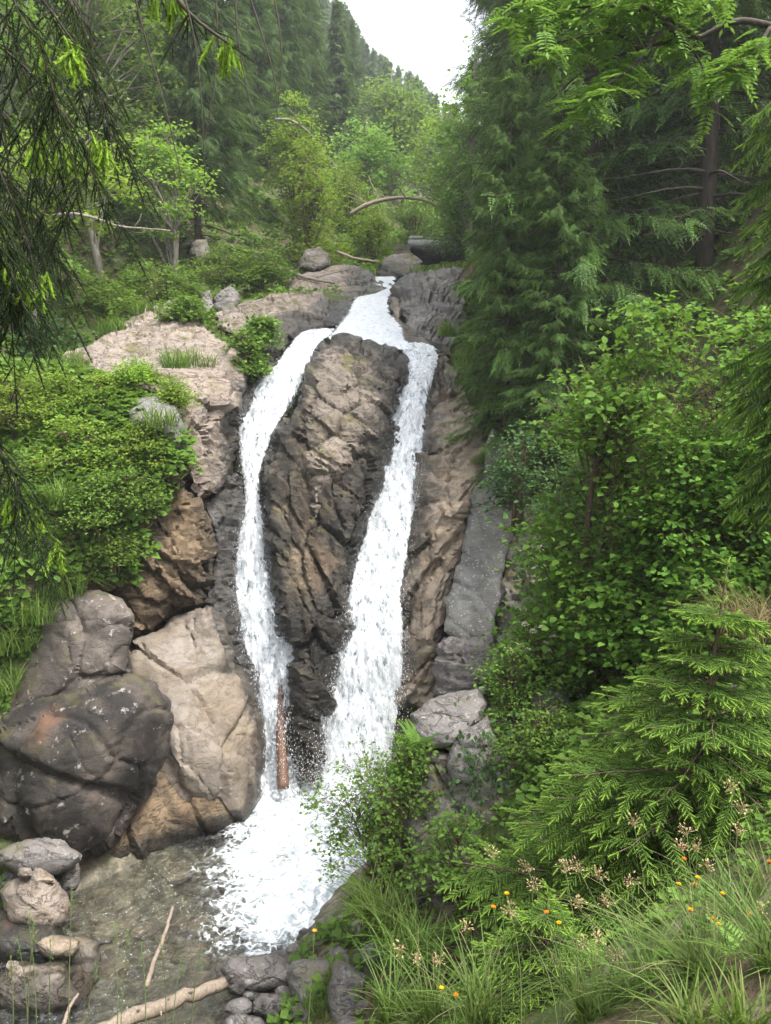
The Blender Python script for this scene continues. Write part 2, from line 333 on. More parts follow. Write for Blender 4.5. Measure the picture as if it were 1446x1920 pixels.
def sheet(tab, off=0.0, rows=150, colsn=46, bulge=.14, seed=0, amp=.07, widen=0.0):
    py = np.linspace(tab[0, 0], tab[-1, 0], rows)
    l = np.interp(py, tab[:, 0], tab[:, 1]) - widen * (.3 + 1.6 * sst(700, 1460, py)); r = np.interp(py, tab[:, 0], tab[:, 2]) + widen * (.3 + 1.6 * sst(700, 1460, py))
    u = np.linspace(0, 1, colsn); PX = l[:, None] + (r - l)[:, None] * u[None]; PY = np.repeat(py[:, None], colsn, 1)
    dd = D(PY) - off - bulge * np.sin(np.pi * u)[None]
    W = P(PX, PY, dd); q = W.reshape(-1, 3) * np.array([5.5, 5.5, 1.6])
    dd = dd - amp * 2 * (fbm(q, seed, 4) - .5).reshape(dd.shape) - amp * (fbm(q * 2.7, seed + 9, 3) - .5).reshape(dd.shape)
    W = P(PX, PY, dd).reshape(-1, 3)
    ii = (np.arange(rows - 1)[:, None] * colsn + np.arange(colsn - 1)[None]).ravel()
    T = np.vstack([np.stack([ii, ii + colsn, ii + colsn + 1], -1), np.stack([ii, ii + colsn + 1, ii + 1], -1)])
    uu = np.tile(u, rows); edge = np.minimum(uu, 1 - uu) * np.repeat(r - l, colsn) / 15.0
    end = np.minimum(np.repeat(py - py[0], colsn) / 6, 1)
    return W, T, np.minimum(edge, end)
WP = []
def wet_of(V):
    d = np.full(len(V), 9.)
    for a in range(0, len(V), 4000):
        d[a:a + 4000] = np.sqrt(((V[a:a + 4000, None] - WCL[None]) ** 2).sum(2)).min(1)
    w = sst(1.35, .15, d); w = np.maximum(w, sst(.45, .08, V[:, 2]) * (V[:, 1] > 5) * (V[:, 1] < 13)); return w
sheets = {}
for nm, tab in (('l', LEFT), ('r', RIGHT), ('u', UPPER)):
    W, T, e = sheet(tab); WP.append(W[::23])
WCL = np.vstack(WP)
def water_mat(name, dens, lo, hi, soft=.35, c0=(.27, .34, .40)):
    m, n = newmat(name); b = NB(n); co = b.coords(); st = b.mapping(co, (1, 1, .20))
    s1 = b.noise(9, 5, .72, st, .4); s2 = b.noise(34, 3, .7, b.mapping(co, (1, 1, .26))); e = b.attr('edge')
    k = b.math('ADD', b.math('MULTIPLY', s1, .62), b.math('MULTIPLY', s2, .38))
    k = b.math('ADD', k, b.math('MULTIPLY', b.math('SUBTRACT', b.ramp(e, 0, 1.0), 1.0), soft)); k = b.math('ADD', k, dens)
    a = b.ramp(k, lo, hi)
    c = b.mix(b.ramp(b.math('ADD', b.math('MULTIPLY', s1, .6), b.math('MULTIPLY', s2, .4)), .38, .54), c0, (.84, .87, .90))
    tr = b.node('ShaderNodeBsdfTransparent'); tl = b.node('ShaderNodeBsdfTranslucent'); tl.inputs[0].default_value = (.85, .88, .9, 1)
    body = b.mixsh(.3, b.bsdf(c, .35, .5, b.bump(k, .8, .05)), tl.outputs[0])
    b.out(b.mixsh(a, tr.outputs[0], body)); return m
M['fall'] = water_mat('falling_water', .085, .42, .56, .36); M['slide'] = water_mat('sliding_water', .15, .40, .54, .32, (.50, .56, .61)); M['veil'] = water_mat('water_veil', -.075, .44, .56, .32)
def fall(name, tab, label, amp, veil=True):
    W, T, e = sheet(tab, off=.12 if not veil else 0, seed=5, amp=amp, widen=7 if veil else 7); o = mk(name, W, T, M['fall' if veil else 'slide'], attrs={'edge': e}, smooth=True); tag(o, label, kind='structure')
    if veil:
        for k, of in enumerate((.10, .2)):
            W, T, e = sheet(tab, off=of, seed=31 + 9 * k, amp=amp * 1.2, widen=7 + 3 * k); mk('water_veil', W, T, M['veil'], o, attrs={'edge': e}, smooth=True)
    return o
fall('waterfall', LEFT, 'narrow white waterfall left of the central rock', .09)
fall('waterfall', RIGHT, 'wide straight white waterfall right of the central rock', .09)
fall('cascade', UPPER, 'white cascade sliding over the ledges above both falls', .06, False)
# pool
m, n = newmat('pool_water'); b = NB(n); co = b.coords(); fo = b.attr('foam')
n1 = b.noise(3.2, 6, .68, co, 1.2); v = b.node('ShaderNodeTexVoronoi'); v.feature = 'DISTANCE_TO_EDGE'; v.inputs['Scale'].default_value = 5
wv = b.node('ShaderNodeVectorMath', operation='ADD'); b.l.new(co, wv.inputs[0]); nz = b.node('ShaderNodeTexNoise'); nz.inputs['Scale'].default_value = 2.6; nz.inputs['Detail'].default_value = 4; b.l.new(co, nz.inputs['Vector']); b.l.new(nz.outputs['Color'], wv.inputs[1]); b.l.new(wv.outputs[0], v.inputs['Vector'])
lace = b.math('MULTIPLY', b.ramp(v.outputs['Distance'], .16, .0), .25)
k = b.math('ADD', b.math('ADD', fo, lace), b.math('MULTIPLY', b.math('SUBTRACT', n1, .5), 1.5)); fm = b.ramp(k, .34, .76)
fr = b.node('ShaderNodeFresnel'); fr.inputs[0].default_value = 1.33
rip = b.noise(7, 5, .65, co, 1.2); bn = b.bump(rip, .9, .09); b.l.new(bn, fr.inputs['Normal'])
gl = b.node('ShaderNodeBsdfGlossy'); gl.inputs['Roughness'].default_value = .05; b.l.new(bn, gl.inputs['Normal'])
tr = b.node('ShaderNodeBsdfTransparent'); tr.inputs[0].default_value = (.84, .87, .80, 1)
wat = b.mixsh(b.math('ADD', b.math('MULTIPLY', fr.outputs[0], 1.6), .06), tr.outputs[0], gl.outputs[0])
b.out(b.mixsh(fm, wat, b.bsdf(b.mix(b.ramp(b.noise(8, 6, .72, co, .9), .40, .60), (.26, .30, .325), (.68, .71, .73)), .5, .4, b.bump(n1, .6, .05)))); M['pool'] = m
gx, gy = np.arange(-6.4, 1.6, .045), np.arange(5.6, 13.6, .045); X, Y = np.meshgrid(gx, gy); x, y = X.ravel(), Y.ravel()
f1 = P(np.array([530., 690, 640, 560, 640, 680]), np.array([1475., 1460, 1540, 1560, 1640, 1720]), 10)  # only for the axis of the outflow
fd = np.full(len(x), 9.)
for (ax_, ay_, bx_, by_, rad) in [(-1.8, 12.7, -1.5, 11.4, .75), (-.2, 12.6, -.7, 11, 1.0), (-.9, 11.2, -.95, 9.4, .95), (-1.2, 11.5, -1.5, 10.4, .8)]:
    ab = np.array([bx_ - ax_, by_ - ay_]); tt = np.clip(((x - ax_) * ab[0] + (y - ay_) * ab[1]) / (ab @ ab), 0, 1)
    fd = np.minimum(fd, np.hypot(x - ax_ - tt * ab[0], y - ay_ - tt * ab[1]) / rad)
foam = np.clip(1.12 - .62 * fd, 0, .72)
q = np.stack([x * 2.2, y * 2.2, 0 * x], -1); z = .05 * (fbm(q, 41, 4) - .5) + foam * .34 * (fbm(q * 2.3, 43, 4) - .45)
nx, ny = len(gx), len(gy); ii = (np.arange(ny - 1)[:, None] * nx + np.arange(nx - 1)[None]).ravel()
T = np.vstack([np.stack([ii, ii + 1, ii + nx + 1], -1), np.stack([ii, ii + nx + 1, ii + nx], -1)])
tag(mk('pool', np.stack([x, y, z], -1), T, M['pool'], attrs={'foam': foam}, smooth=True), 'clear plunge pool with white foam below the falls', kind='structure')
# spray
def drops(n):
    V, S = [], []
    for tab, nn in ((LEFT, n), (RIGHT, int(n * 1.3))):
        py = tab[0, 0] + 30 + (tab[-1, 0] - tab[0, 0] - 30) * rng.random(nn) ** .8
        l = np.interp(py, tab[:, 0], tab[:, 1]); r = np.interp(py, tab[:, 0], tab[:, 2]); sd = rng.random(nn)
        kk = .35 + sst(700, 1450, py); e = rng.normal(-1, 11, nn) * kk
        px = np.where(sd < .4, l - e + 5, np.where(sd < .8, r + e - 5, l + (r - l) * rng.random(nn)))
        V.append(P(px, py, D(py) - .15 - .35 * rng.random(nn))); S.append((.002 + .005 * rng.random(nn) ** 3) * (.55 + .45 * sst(900, 1400, py)))
    px = rng.normal(640, 55, n // 3); py = 1470 - np.abs(rng.normal(0, 45, n // 3)); V.append(P(px, py, 12.3 - .5 * rng.random(n // 3))); S.append(.002 + .003 * rng.random(n // 3))
    return np.vstack(V), np.concatenate(S)
c, s = drops(11000)
tv = np.array([(0, 0, 4.2), (1, 0, 0), (-.5, .87, 0), (-.5, -.87, 0), (0, 0, -1.6)]) ; tt = np.array([(0, 1, 2), (0, 2, 3), (0, 3, 1), (4, 2, 1), (4, 3, 2), (4, 1, 3)])
V = (c[:, None] + tv[None] * s[:, None, None]).reshape(-1, 3); T = (tt[None] + 5 * np.arange(len(c))[:, None, None]).reshape(-1, 3)
m, n = newmat('water_drops'); b = NB(n); b.out(b.bsdf((.86, .88, .9), .3, .5)); M['drops'] = m
tag(mk('spray', V, T, M['drops'], smooth=True), 'white drops of spray flying off both waterfalls', 'spray', kind='stuff')
# ------------------------------------------------------------------ rocks
def rdisp(p, seed, s=1.0, nrm=(.3, .2, 1), an=2.2, st=1.0, fa=1.0):
    nv = np.array(nrm, float); nv /= np.linalg.norm(nv)
    q = p + (an - 1) * (p @ nv)[:, None] * nv
    q = q + .5 * np.stack([vnoise(q * .9, seed + k) - .5 for k in range(3)], -1)
    h = .55 * (fbm(p * .55 * s, seed + 5, 2) - .5)
    sw = (p @ nv) * 2.6 * s + 1.6 * fbm(p * .8 * s, seed + 31, 3); sf = sw - np.floor(sw); h = h + st * (.085 / s) * np.where(sf < .82, sf / .82, (1 - sf) / .18) * (.3 + .9 * vnoise(p * 1.1 * s, seed + 33))
    for (f, a, g) in ((.80 * s, .26, .10), (2.3 * s, .075, .03), (5.6 * s, .030, .012)):
        F1, F2, S, ID = worley(q * f, seed + int(f * 10))
        nn = np.stack([h3(ID, seed + 7 + k) - .5 for k in range(3)], -1); nn /= np.linalg.norm(nn, axis=1, keepdims=True) + 1e-9
        h = h + fa * a / s * (((q * f - S) * nn).sum(1) * .8 + .35 * (h3(ID, seed + 11) - .5)) - (.35 + .65 * fa) * g / s * (1 - sst(0, .09, F2 - F1))
    h = h + .07 * (.4 + .6 * fa) * (fbm(q * 5 * s, seed + 20, 3) - .5) / s
    return h
def inpoly(px, py, poly):
    r = np.zeros(len(px), bool); n = len(poly); j = n - 1
    for i in range(n):
        xi, yi = poly[i][:2]; xj, yj = poly[j][:2]
        c = ((yi > py) != (yj > py)) & (px < (xj - xi) * (py - yi) / (yj - yi + 1e-12) + xi); r ^= c; j = i
    return r
def edist(px, py, poly):
    d = np.full(len(px), 1e9); n = len(poly)
    for i in range(n):
        a = np.array(poly[i][:2], float); b_ = np.array(poly[(i + 1) % n][:2], float); ab = b_ - a
        t = np.clip(((px - a[0]) * ab[0] + (py - a[1]) * ab[1]) / (ab @ ab + 1e-9), 0, 1)
        d = np.minimum(d, np.hypot(px - a[0] - t * ab[0], py - a[1] - t * ab[1]))
    return d
def rock(label, outline, mat, dfun=None, pts=(), bulge=.5, rad=60, thick=1.6, amp=1.0, s=1.0, strata=(.3, .2, 1), seed=0, sp=5.0, cat='rock', rough=4, name='rock', shrink=.8, an=2.2, st=1.0, fa=1.0):
    """a solid rock: traced silhouette at its own distance, bulging front, real sides and back"""
    if dfun is None: dfun = lambda py: D(py)
    ol = [(q[0], q[1], q[2] if len(q) > 2 else float(dfun(q[1]))) for q in outline]
    den = []
    for i in range(len(ol)):
        a, b_ = np.array(ol[i]), np.array(ol[(i + 1) % len(ol)]); k = max(1, int(np.hypot(*(b_ - a)[:2]) / sp))
        for j in range(k): den.append(a + (b_ - a) * j / k)
    den = np.array(den); ph = np.stack([den[:, 0] / 22, den[:, 1] / 22, 0 * den[:, 0] + seed], -1)
    den[:, 0] += rough * 2 * (fbm(ph, seed + 1, 3) - .5); den[:, 1] += rough * 2 * (fbm(ph + 50, seed + 2, 3) - .5)
    x0, x1, y0, y1 = den[:, 0].min(), den[:, 0].max(), den[:, 1].min(), den[:, 1].max()
    r2 = np.random.default_rng(seed + 100); gx, gy = np.meshgrid(np.arange(x0, x1, sp), np.arange(y0, y1, sp * .9)); gx[1::2] += sp / 2
    gx = gx.ravel() + r2.uniform(-.2, .2, gx.size) * sp; gy = gy.ravel() + r2.uniform(-.2, .2, gy.size) * sp
    k = inpoly(gx, gy, den); gx, gy = gx[k], gy[k]; ed = edist(gx, gy, den); k = ed > sp * .55; gx, gy, ed = gx[k], gy[k], ed[k]
    ctrl = np.vstack([np.array(ol), np.array([p_ for p_ in pts], float).reshape(-1, 3)])
    f = rbf(ctrl[:, :2] / 100, ctrl[:, 2]); nb = len(den)
    allp = np.vstack([den[:, :2], np.stack([gx, gy], -1)]); dep = f(allp / 100); dep[:nb] = den[:, 2]
    e = np.concatenate([np.zeros(nb), ed]); t = np.clip(e / rad, 0, 1); dep = dep - bulge * np.sqrt(1 - (1 - t) ** 2)
    res = delaunay_2d_cdt([Vector(q) for q in allp], [(i, (i + 1) % nb) for i in range(nb)], [], 1, 1e-6)
    vv = np.array([(q.x, q.y) for q in res[0]]); src = [o[0] if len(o) else -1 for o in res[3]]
    dep2 = np.array([dep[s_] if s_ >= 0 else float(f(np.array([vv[i] / 100]))[0]) for i, s_ in enumerate(src)])
    F = np.array([list(t_) for t_ in res[2] if len(t_) == 3], int)
    Vf = P(vv[:, 0], vv[:, 1], dep2)
    # boundary loop of the front
    cnt = {}
    for t_ in F:
        for a, b_ in ((t_[0], t_[1]), (t_[1], t_[2]), (t_[2], t_[0])): cnt[(a, b_)] = 1
    nxt = {a: b_ for (a, b_) in cnt if (b_, a) not in cnt}
    a0 = max(nxt, key=lambda a: 0) if nxt else None; loop = [a0]; c_ = nxt[a0]
    while c_ != a0 and len(loop) < len(nxt) + 2: loop.append(c_); c_ = nxt[c_]
    L = np.array(loop); cen = Vf[L].mean(0); V = [Vf]; T = [F]; prev = L; base = len(Vf)
    campos = np.array([0, 0, CAMZ]); ray = Vf[L] - campos; ray /= np.linalg.norm(ray, axis=1, keepdims=True)
    for kk in range(1, 6):
        fr_ = kk / 5; ring = Vf[L] + ray * thick * fr_; sh = 1 - (1 - shrink) * fr_ ** 2; c2 = cen + (ring.mean(0) - cen); ring = c2 + (ring - c2) * sh
        idx = base + np.arange(len(L)); a, b_ = prev, np.roll(prev, -1); c3, d3 = idx, np.roll(idx, -1)
        T += [np.stack([b_, a, c3], -1), np.stack([b_, c3, d3], -1)]; V.append(ring); prev = idx; base += len(L)
    V.append(V[-1].mean(0)[None]); T.append(np.stack([np.roll(prev, -1), prev, np.full(len(prev), base)], -1))
    V = np.vstack(V); T = np.vstack(T); N = vnorm(V, T)
    if ((V[F[:, 0]] - campos) * N[F[:, 0]]).sum() > 0: T = T[:, ::-1]; N = -N
    h = rdisp(V, seed * 13 + 5, s, strata, an, st, fa) * amp
    V = V + N * h[:, None]
    o = mk(name, V, T, mat, attrs={'wet': wet_of(V)}, smooth=True, sharp=38)
    return tag(o, label, cat)
def off(o_): return lambda py: D(py) - o_
CEN = [(600, 648), (640, 636), (690, 644), (730, 660), (755, 678), (762, 690), (757, 715), (742, 735), (731, 790), (726, 835), (714, 870), (705, 910), (696, 960), (690, 1000), (675, 1045), (662, 1115), (638, 1200), (618, 1300), (603, 1370), (596, 1474), (545, 1476), (546, 1330), (550, 1250), (540, 1200), (521, 1180), (511, 1110), (503, 1010), (492, 940), (485, 895), (493, 870), (519, 815), (537, 785), (553, 755), (576, 715), (588, 680)]
rock('tall dark central buttress splitting the water into two falls', CEN, M['wetrock'], off(.05), bulge=.55, rad=55, thick=1.4, amp=.8, seed=1, strata=(.9, .1, .3), an=2.6, sp=4.5)
rock('rounded pale top block overhanging the central buttress', [(578, 690), (600, 650), (640, 636), (690, 644), (730, 660), (753, 680), (760, 692), (754, 715), (738, 738), (729, 790), (724, 828), (690, 842), (655, 870), (630, 905), (606, 930), (598, 985), (584, 990), (574, 900), (568, 800), (570, 730)], M['cap'], off(.45), pts=[(650, 720, 15.3)], bulge=.45, rad=70, thick=1.5, amp=.75, s=1.3, st=.6, seed=2, strata=(.5, .2, 1), sp=4)
rock('dark wet rock rib leaning against the left side of the central buttress', [(580, 722), (580, 800), (572, 900), (575, 1010), (566, 1100), (548, 1190), (524, 1180), (514, 1110), (505, 1010), (494, 940), (486, 895), (498, 868), (524, 815), (545, 782), (563, 748)], M['wetrock'], off(.35), bulge=.3, rad=35, thick=1.2, amp=.7, s=1.4, seed=3, strata=(.6, .1, .6))
rock('sloping pale rock shelf above the left cliff', [(105, 690, 14.2), (160, 655, 15.2), (230, 612, 16.4), (300, 572, 17.6), (335, 562, 18), (355, 590, 17.3), (400, 635, 16.4), (440, 665, 15.9), (450, 715, 15.2), (447, 765, 14.7), (400, 760, 14.2), (350, 750, 13.8), (280, 730, 13.6), (200, 722, 13.6), (150, 722, 13.8)], M['pink'], bulge=.25, rad=40, thick=1.8, amp=.6, s=1.2, seed=4, strata=(.8, -.5, .6), an=3.5, sp=4.5)
rock('fractured pale cliff face beside the left waterfall', [(338, 700, 14.2), (400, 725, 14.5), (447, 755, 14.9), (440, 800, 14.9), (443, 850, 14.8), (440, 892, 14.5), (405, 920, 13.9), (374, 940, 13.5), (352, 900, 13.4), (335, 850, 13.4), (325, 780, 13.6)], M['pink'], pts=[(370, 800, 13.8)], bulge=.25, rad=40, thick=1.8, amp=.8, s=1.5, seed=5, strata=(1, -.3, .5), an=2.8, sp=4)
rock('brown overhanging block under the left cliff', [(318, 880, 13.2), (352, 905, 13.2), (385, 970, 13.4), (405, 1020, 13.5), (412, 1070, 13.4), (398, 1115, 13.2), (372, 1145, 13), (310, 1165, 12.8), (250, 1190, 12.6), (225, 1120, 12.4), (215, 1040, 12.6), (250, 950, 13), (290, 900, 13.2)], M['brown'], pts=[(340, 1050, 12.7)], bulge=.2, rad=50, thick=2, amp=.85, s=1.2, seed=6, strata=(.7, .2, .9), an=3)
rock('dark wet ledge between brown block and left waterfall', [(374, 935, 14), (442, 892, 14.5), (460, 930, 14.5), (455, 985, 14.2), (446, 1060, 13.9), (452, 1150, 13.4), (462, 1212, 13.2), (490, 1262, 13), (492, 1340, 12.8), (462, 1300, 12.8), (425, 1250, 12.9), (392, 1190, 13), (375, 1130, 13.2), (398, 1060, 13.6), (395, 1000, 13.8)], M['grey'], bulge=.18, rad=30, thick=1.4, amp=.6, s=1.6, seed=7, strata=(.1, .3, 1), an=3)
rock('smooth tan rock flank between dark boulder and left waterfall', [(250, 1200, 12.4), (310, 1180, 12.8), (350, 1150, 13), (400, 1140, 13), (430, 1190, 13), (442, 1240, 12.9), (472, 1290, 12.8), (490, 1335, 12.7), (497, 1400, 12.5), (490, 1450, 12.3), (478, 1500, 12), (450, 1535, 11.6), (415, 1538, 11.3), (380, 1500, 11.2), (340, 1500, 11.2), (300, 1450, 11.3), (290, 1380, 11.4), (300, 1330, 11.6), (290, 1290, 11.8), (248, 1260, 12)], M['flank'], pts=[(380, 1300, 12.1), (420, 1420, 11.6), (340, 1400, 11.4)], bulge=.35, rad=90, thick=1.8, amp=.7, s=.5, st=.45, fa=.38, seed=8, strata=(.9, .2, .5), an=2, sp=4.5)
rock('low wet rock footing rising from the pool below the dark boulder', [(260, 1440, 11.2), (310, 1432, 11.3), (345, 1480, 11.3), (390, 1478, 11.4), (430, 1510, 11.5), (446, 1545, 11.5), (400, 1560, 11.2), (330, 1585, 10.9), (270, 1612, 10.5), (200, 1630, 10.2), (110, 1620, 10.2), (40, 1580, 10.2), (60, 1500, 10.6), (200, 1470, 10.9)], M['brown'], bulge=.3, rad=45, thick=1.5, amp=.65, s=.8, st=.3, fa=.7, seed=9, strata=(.8, .3, .3), an=2)
rock('rounded grey-brown boulder with mossy top above the dark boulder', [(40, 1215, 11.2), (75, 1135, 11.3), (125, 1104, 11.3), (185, 1098, 11.3), (235, 1118, 11.2), (258, 1150, 11.1), (257, 1195, 10.9), (248, 1265, 10.7), (215, 1290, 10.6), (150, 1310, 10.5), (60, 1370, 10.5), (-20, 1400, 10.5), (-40, 1330, 10.8), (5, 1285, 11)], M['bould'], bulge=.55, rad=95, thick=1.6, amp=.6, s=.5, st=.0, fa=.3, seed=10, an=1.2, strata=(.3, .2, 1), cat='boulder', name='boulder', sp=4.5, rough=2)
rock('huge black-stained boulder with rust patch at the left pool edge', [(-40, 1360, 10.4), (50, 1322, 10.4), (140, 1290, 10.5), (210, 1268, 10.6), (245, 1262, 10.6), (290, 1280, 10.6), (318, 1318, 10.6), (322, 1352, 10.5), (306, 1415, 10.4), (285, 1460, 10.3), (245, 1510, 10.2), (205, 1575, 10), (150, 1615, 9.9), (90, 1620, 9.9), (40, 1590, 9.9), (-40, 1590, 9.9)], M['dark'], bulge=.8, rad=130, thick=1.8, amp=.8, s=.42, st=.0, fa=.32, seed=11, strata=(-.3, .3, .9), an=1.3, cat='boulder', name='boulder', sp=4.5, rough=2)
rock('tan and grey cliff beside the right waterfall', [(826, 655), (862, 690), (880, 760), (915, 800), (930, 835), (915, 900), (890, 960), (870, 1050), (845, 1130), (842, 1190), (835, 1300), (790, 1325), (735, 1330), (748, 1250), (750, 1190), (745, 1115), (757, 1050), (771, 980), (788, 900), (796, 850), (796, 790), (801, 740), (812, 690)], M['tan'], off(-.05), pts=[(850, 800, 14.9), (820, 1000, 13.9), (860, 950, 13.9), (800, 1200, 13)], bulge=.2, rad=40, thick=1.8, amp=.85, s=.9, st=.8, fa=.8, seed=12, strata=(.8, .2, -.7), an=2.8, sp=4.5)
rock('smooth grey speckled slab leaning against the right cliff', [(918, 806, 14.3), (950, 830, 14.4), (978, 880, 14.3), (992, 925, 14), (968, 950, 13.7), (956, 1005, 13.4), (944, 1065, 13.1), (938, 1150, 12.8), (920, 1205, 12.6), (870, 1212, 12.5), (834, 1190, 12.6), (836, 1130, 12.9), (862, 1060, 13.3), (882, 970, 13.8), (904, 895, 14.1)], M['slab'], bulge=.12, rad=25, thick=1.0, amp=.40, s=.8, st=.25, fa=.3, seed=13, name='rock_slab', cat='rock', rough=9, strata=(.8, .2, .6))
rock('broken grey blocks at the foot of the speckled slab', [(832, 1195, 12.7), (870, 1205, 12.5), (915, 1200, 12.4), (940, 1240, 12.3), (930, 1300, 12), (880, 1320, 11.9), (825, 1310, 12.2), (818, 1250, 12.5)], M['grey'], bulge=.25, rad=30, thick=1.5, amp=.7, s=1.6, seed=14)
rock('dark mossy rock edge right of the speckled slab', [(955, 930, 14.2), (1000, 930, 14.2), (1040, 1000, 13.6), (1050, 1150, 12.8), (1020, 1280, 12.4), (940, 1290, 12.3), (915, 1230, 12.7), (928, 1130, 13), (940, 1030, 13.5)], M['mossy'], bulge=.3, rad=40, thick=1.6, amp=.9, s=1.3, seed=15)
rock('grey angular rock right of the upper cascade', [(745, 522, 21), (780, 520, 21.3), (822, 511, 22), (856, 503, 22.5), (870, 560, 20.5), (862, 620, 19), (845, 668, 17.6), (800, 668, 17.2), (768, 654, 17.2), (753, 630, 17.6), (752, 600, 18.3), (741, 580, 19), (742, 550, 20)], M['grey'], pts=[(800, 590, 18.3)], bulge=.25, rad=30, thick=2, amp=.8, s=1.0, seed=16, strata=(.3, .5, .8), sp=4)
rock('small tan blocks at the right edge of the cascade', [(731, 562, 19.4), (745, 560, 19.4), (755, 600, 18.2), (800, 640, 17.2), (826, 660, 16.6), (790, 668, 16.7), (760, 655, 17), (750, 628, 17.4), (735, 600, 18.3)], M['tan'], bulge=.12, rad=15, thick=.9, amp=.45, s=2.2, seed=17, sp=3.5)
rock('brown mossy boulder in the stream below the bridge', [(708, 512, 25.5), (715, 492, 25.6), (740, 480, 25.8), (772, 477, 25.8), (790, 490, 25.6), (793, 520, 25.3), (760, 526, 25), (715, 526, 25)], M['mossy'], bulge=.5, rad=24, thick=1.3, amp=.4, s=1.5, seed=18, cat='boulder', name='boulder', sp=3)
rock('flat pale ledges left of the upper stream', [(540, 528, 22.5), (600, 503, 24), (645, 496, 24.5), (690, 503, 24.5), (704, 520, 23.8), (722, 536, 22.3), (744, 542, 21.8), (744, 558, 20.3), (700, 562, 20.1), (655, 565, 20.2), (600, 560, 20.6), (550, 555, 21)], M['pink'], bulge=.12, rad=20, thick=1.4, amp=.55, s=1.3, seed=19, strata=(.1, .2, 1), an=3, sp=3.5)
rock('dark split rock at the left lip of the cascade', [(612, 570, 19.6), (635, 556, 20), (660, 562, 19.8), (656, 585, 19), (638, 612, 18), (610, 616, 18.1), (604, 590, 18.8)], M['grey'], bulge=.2, rad=18, thick=1, amp=.4, s=1.8, seed=20, sp=3)
rock('layered pale rock sloping down to the left fall lip', [(405, 592, 18.6), (470, 566, 19.2), (530, 550, 19.8), (595, 545, 20.1), (618, 560, 19.7), (612, 612, 18.1), (560, 622, 17.4), (545, 636, 17), (528, 665, 16.6), (500, 668, 16.5), (460, 640, 17), (420, 615, 17.6)], M['pink'], bulge=.2, rad=30, thick=1.6, amp=.6, s=1.3, seed=21, strata=(.2, -.3, 1), an=3.5, sp=3.5)
rock('shadowed rock wall under the left fall lip', [(438, 640, 16.6), (490, 648, 16.6), (530, 655, 16.5), (512, 690, 16.1), (480, 725, 15.8), (460, 765, 15.5), (445, 790, 15.3), (436, 720, 15.9)], M['grey'], bulge=.1, rad=20, thick=1.2, amp=.6, s=1.4, seed=22, sp=4)
rock('smooth whitish boulder nose on the left bank', [(238, 768, 12.9), (262, 748, 13.1), (300, 742, 13.2), (328, 760, 13.1), (345, 800, 12.9), (348, 850, 12.7), (325, 840, 12.6), (285, 805, 12.6), (250, 795, 12.6)], M['slab'], bulge=.3, rad=28, thick=1.2, amp=.2, s=1, seed=23, cat='boulder', name='boulder', sp=4, rough=2)
rock('white-streaked rock outcrop in the left bank grass', [(366, 585, 19.3), (376, 550, 19.8), (396, 546, 19.8), (402, 580, 19.2), (385, 596, 19)], M['grey'], bulge=.25, rad=14, thick=.9, amp=.4, s=1.6, seed=24, sp=3)
rock('pointed grey outcrop on the left bank near the upper ledges', [(402, 580, 19.6), (410, 545, 20), (430, 538, 20), (448, 560, 19.8), (444, 584, 19.4), (420, 592, 19.2)], M['grey'], bulge=.25, rad=14, thick=.9, amp=.4, s=1.6, seed=25, sp=3)
rock('mossy rock beneath trees behind the left bank', [(355, 478, 24), (365, 450, 24.3), (388, 446, 24.3), (396, 470, 24), (392, 490, 23.8), (366, 492, 23.8)], M['mossy'], bulge=.3, rad=15, thick=1, amp=.4, s=1.5, seed=26, sp=3)
rock('green mossy boulder left of the upper ledges', [(560, 500, 24.2), (575, 472, 24.5), (600, 463, 24.6), (615, 478, 24.5), (618, 498, 24.2), (590, 508, 24)], M['mossy'], bulge=.35, rad=18, thick=1, amp=.35, s=1.5, seed=27, cat='boulder', name='boulder', sp=3)
# right foreground
rock('grey rock ledge jutting out of the right bank above the pool', [(768, 1340, 8.2), (800, 1318, 8.3), (850, 1302, 8.4), (895, 1296, 8.4), (912, 1320, 8.3), (895, 1360, 8.1), (855, 1395, 7.9), (800, 1400, 7.9), (775, 1375, 8)], M['grey'], bulge=.15, rad=25, thick=1.4, amp=.25, s=1.6, seed=30)
rock('pitted grey block hanging below the right bank ledge', [(850, 1392, 7.8), (888, 1362, 7.9), (915, 1340, 8), (930, 1400, 7.8), (905, 1470, 7.6), (850, 1470, 7.6), (828, 1440, 7.7)], M['grey'], bulge=.15, rad=25, thick=1.2, amp=.25, s=1.6, seed=31)
rock('dark shaded rock wall under the vines of the right bank', [(790, 1400, 8), (860, 1420, 7.9), (950, 1400, 7.9), (1000, 1500, 7.4), (980, 1640, 6.9), (860, 1720, 6.8), (760, 1700, 7.3), (740, 1600, 7.7), (775, 1500, 7.9)], M['mossy'], bulge=.2, rad=50, thick=1.5, amp=.6, s=1.1, seed=32, sp=7)
rock('flat grey stone behind the flowering shrub', [(985, 1300, 8.8), (1020, 1282, 8.9), (1060, 1285, 8.9), (1070, 1320, 8.7), (1040, 1350, 8.5), (995, 1340, 8.6)], M['grey'], bulge=.15, rad=20, thick=.8, amp=.2, s=1.6, seed=33)
rock('pointed rock with orange-brown moss in the shaded hollow', [(1207, 1165, 8.3), (1235, 1120, 8.4), (1255, 1075, 8.5), (1285, 1052, 8.5), (1310, 1090, 8.5), (1312, 1180, 8.3), (1290, 1260, 8.1), (1210, 1270, 8.1)], M['mossy'], bulge=.25, rad=35, thick=1, amp=.3, s=1.2, seed=34)
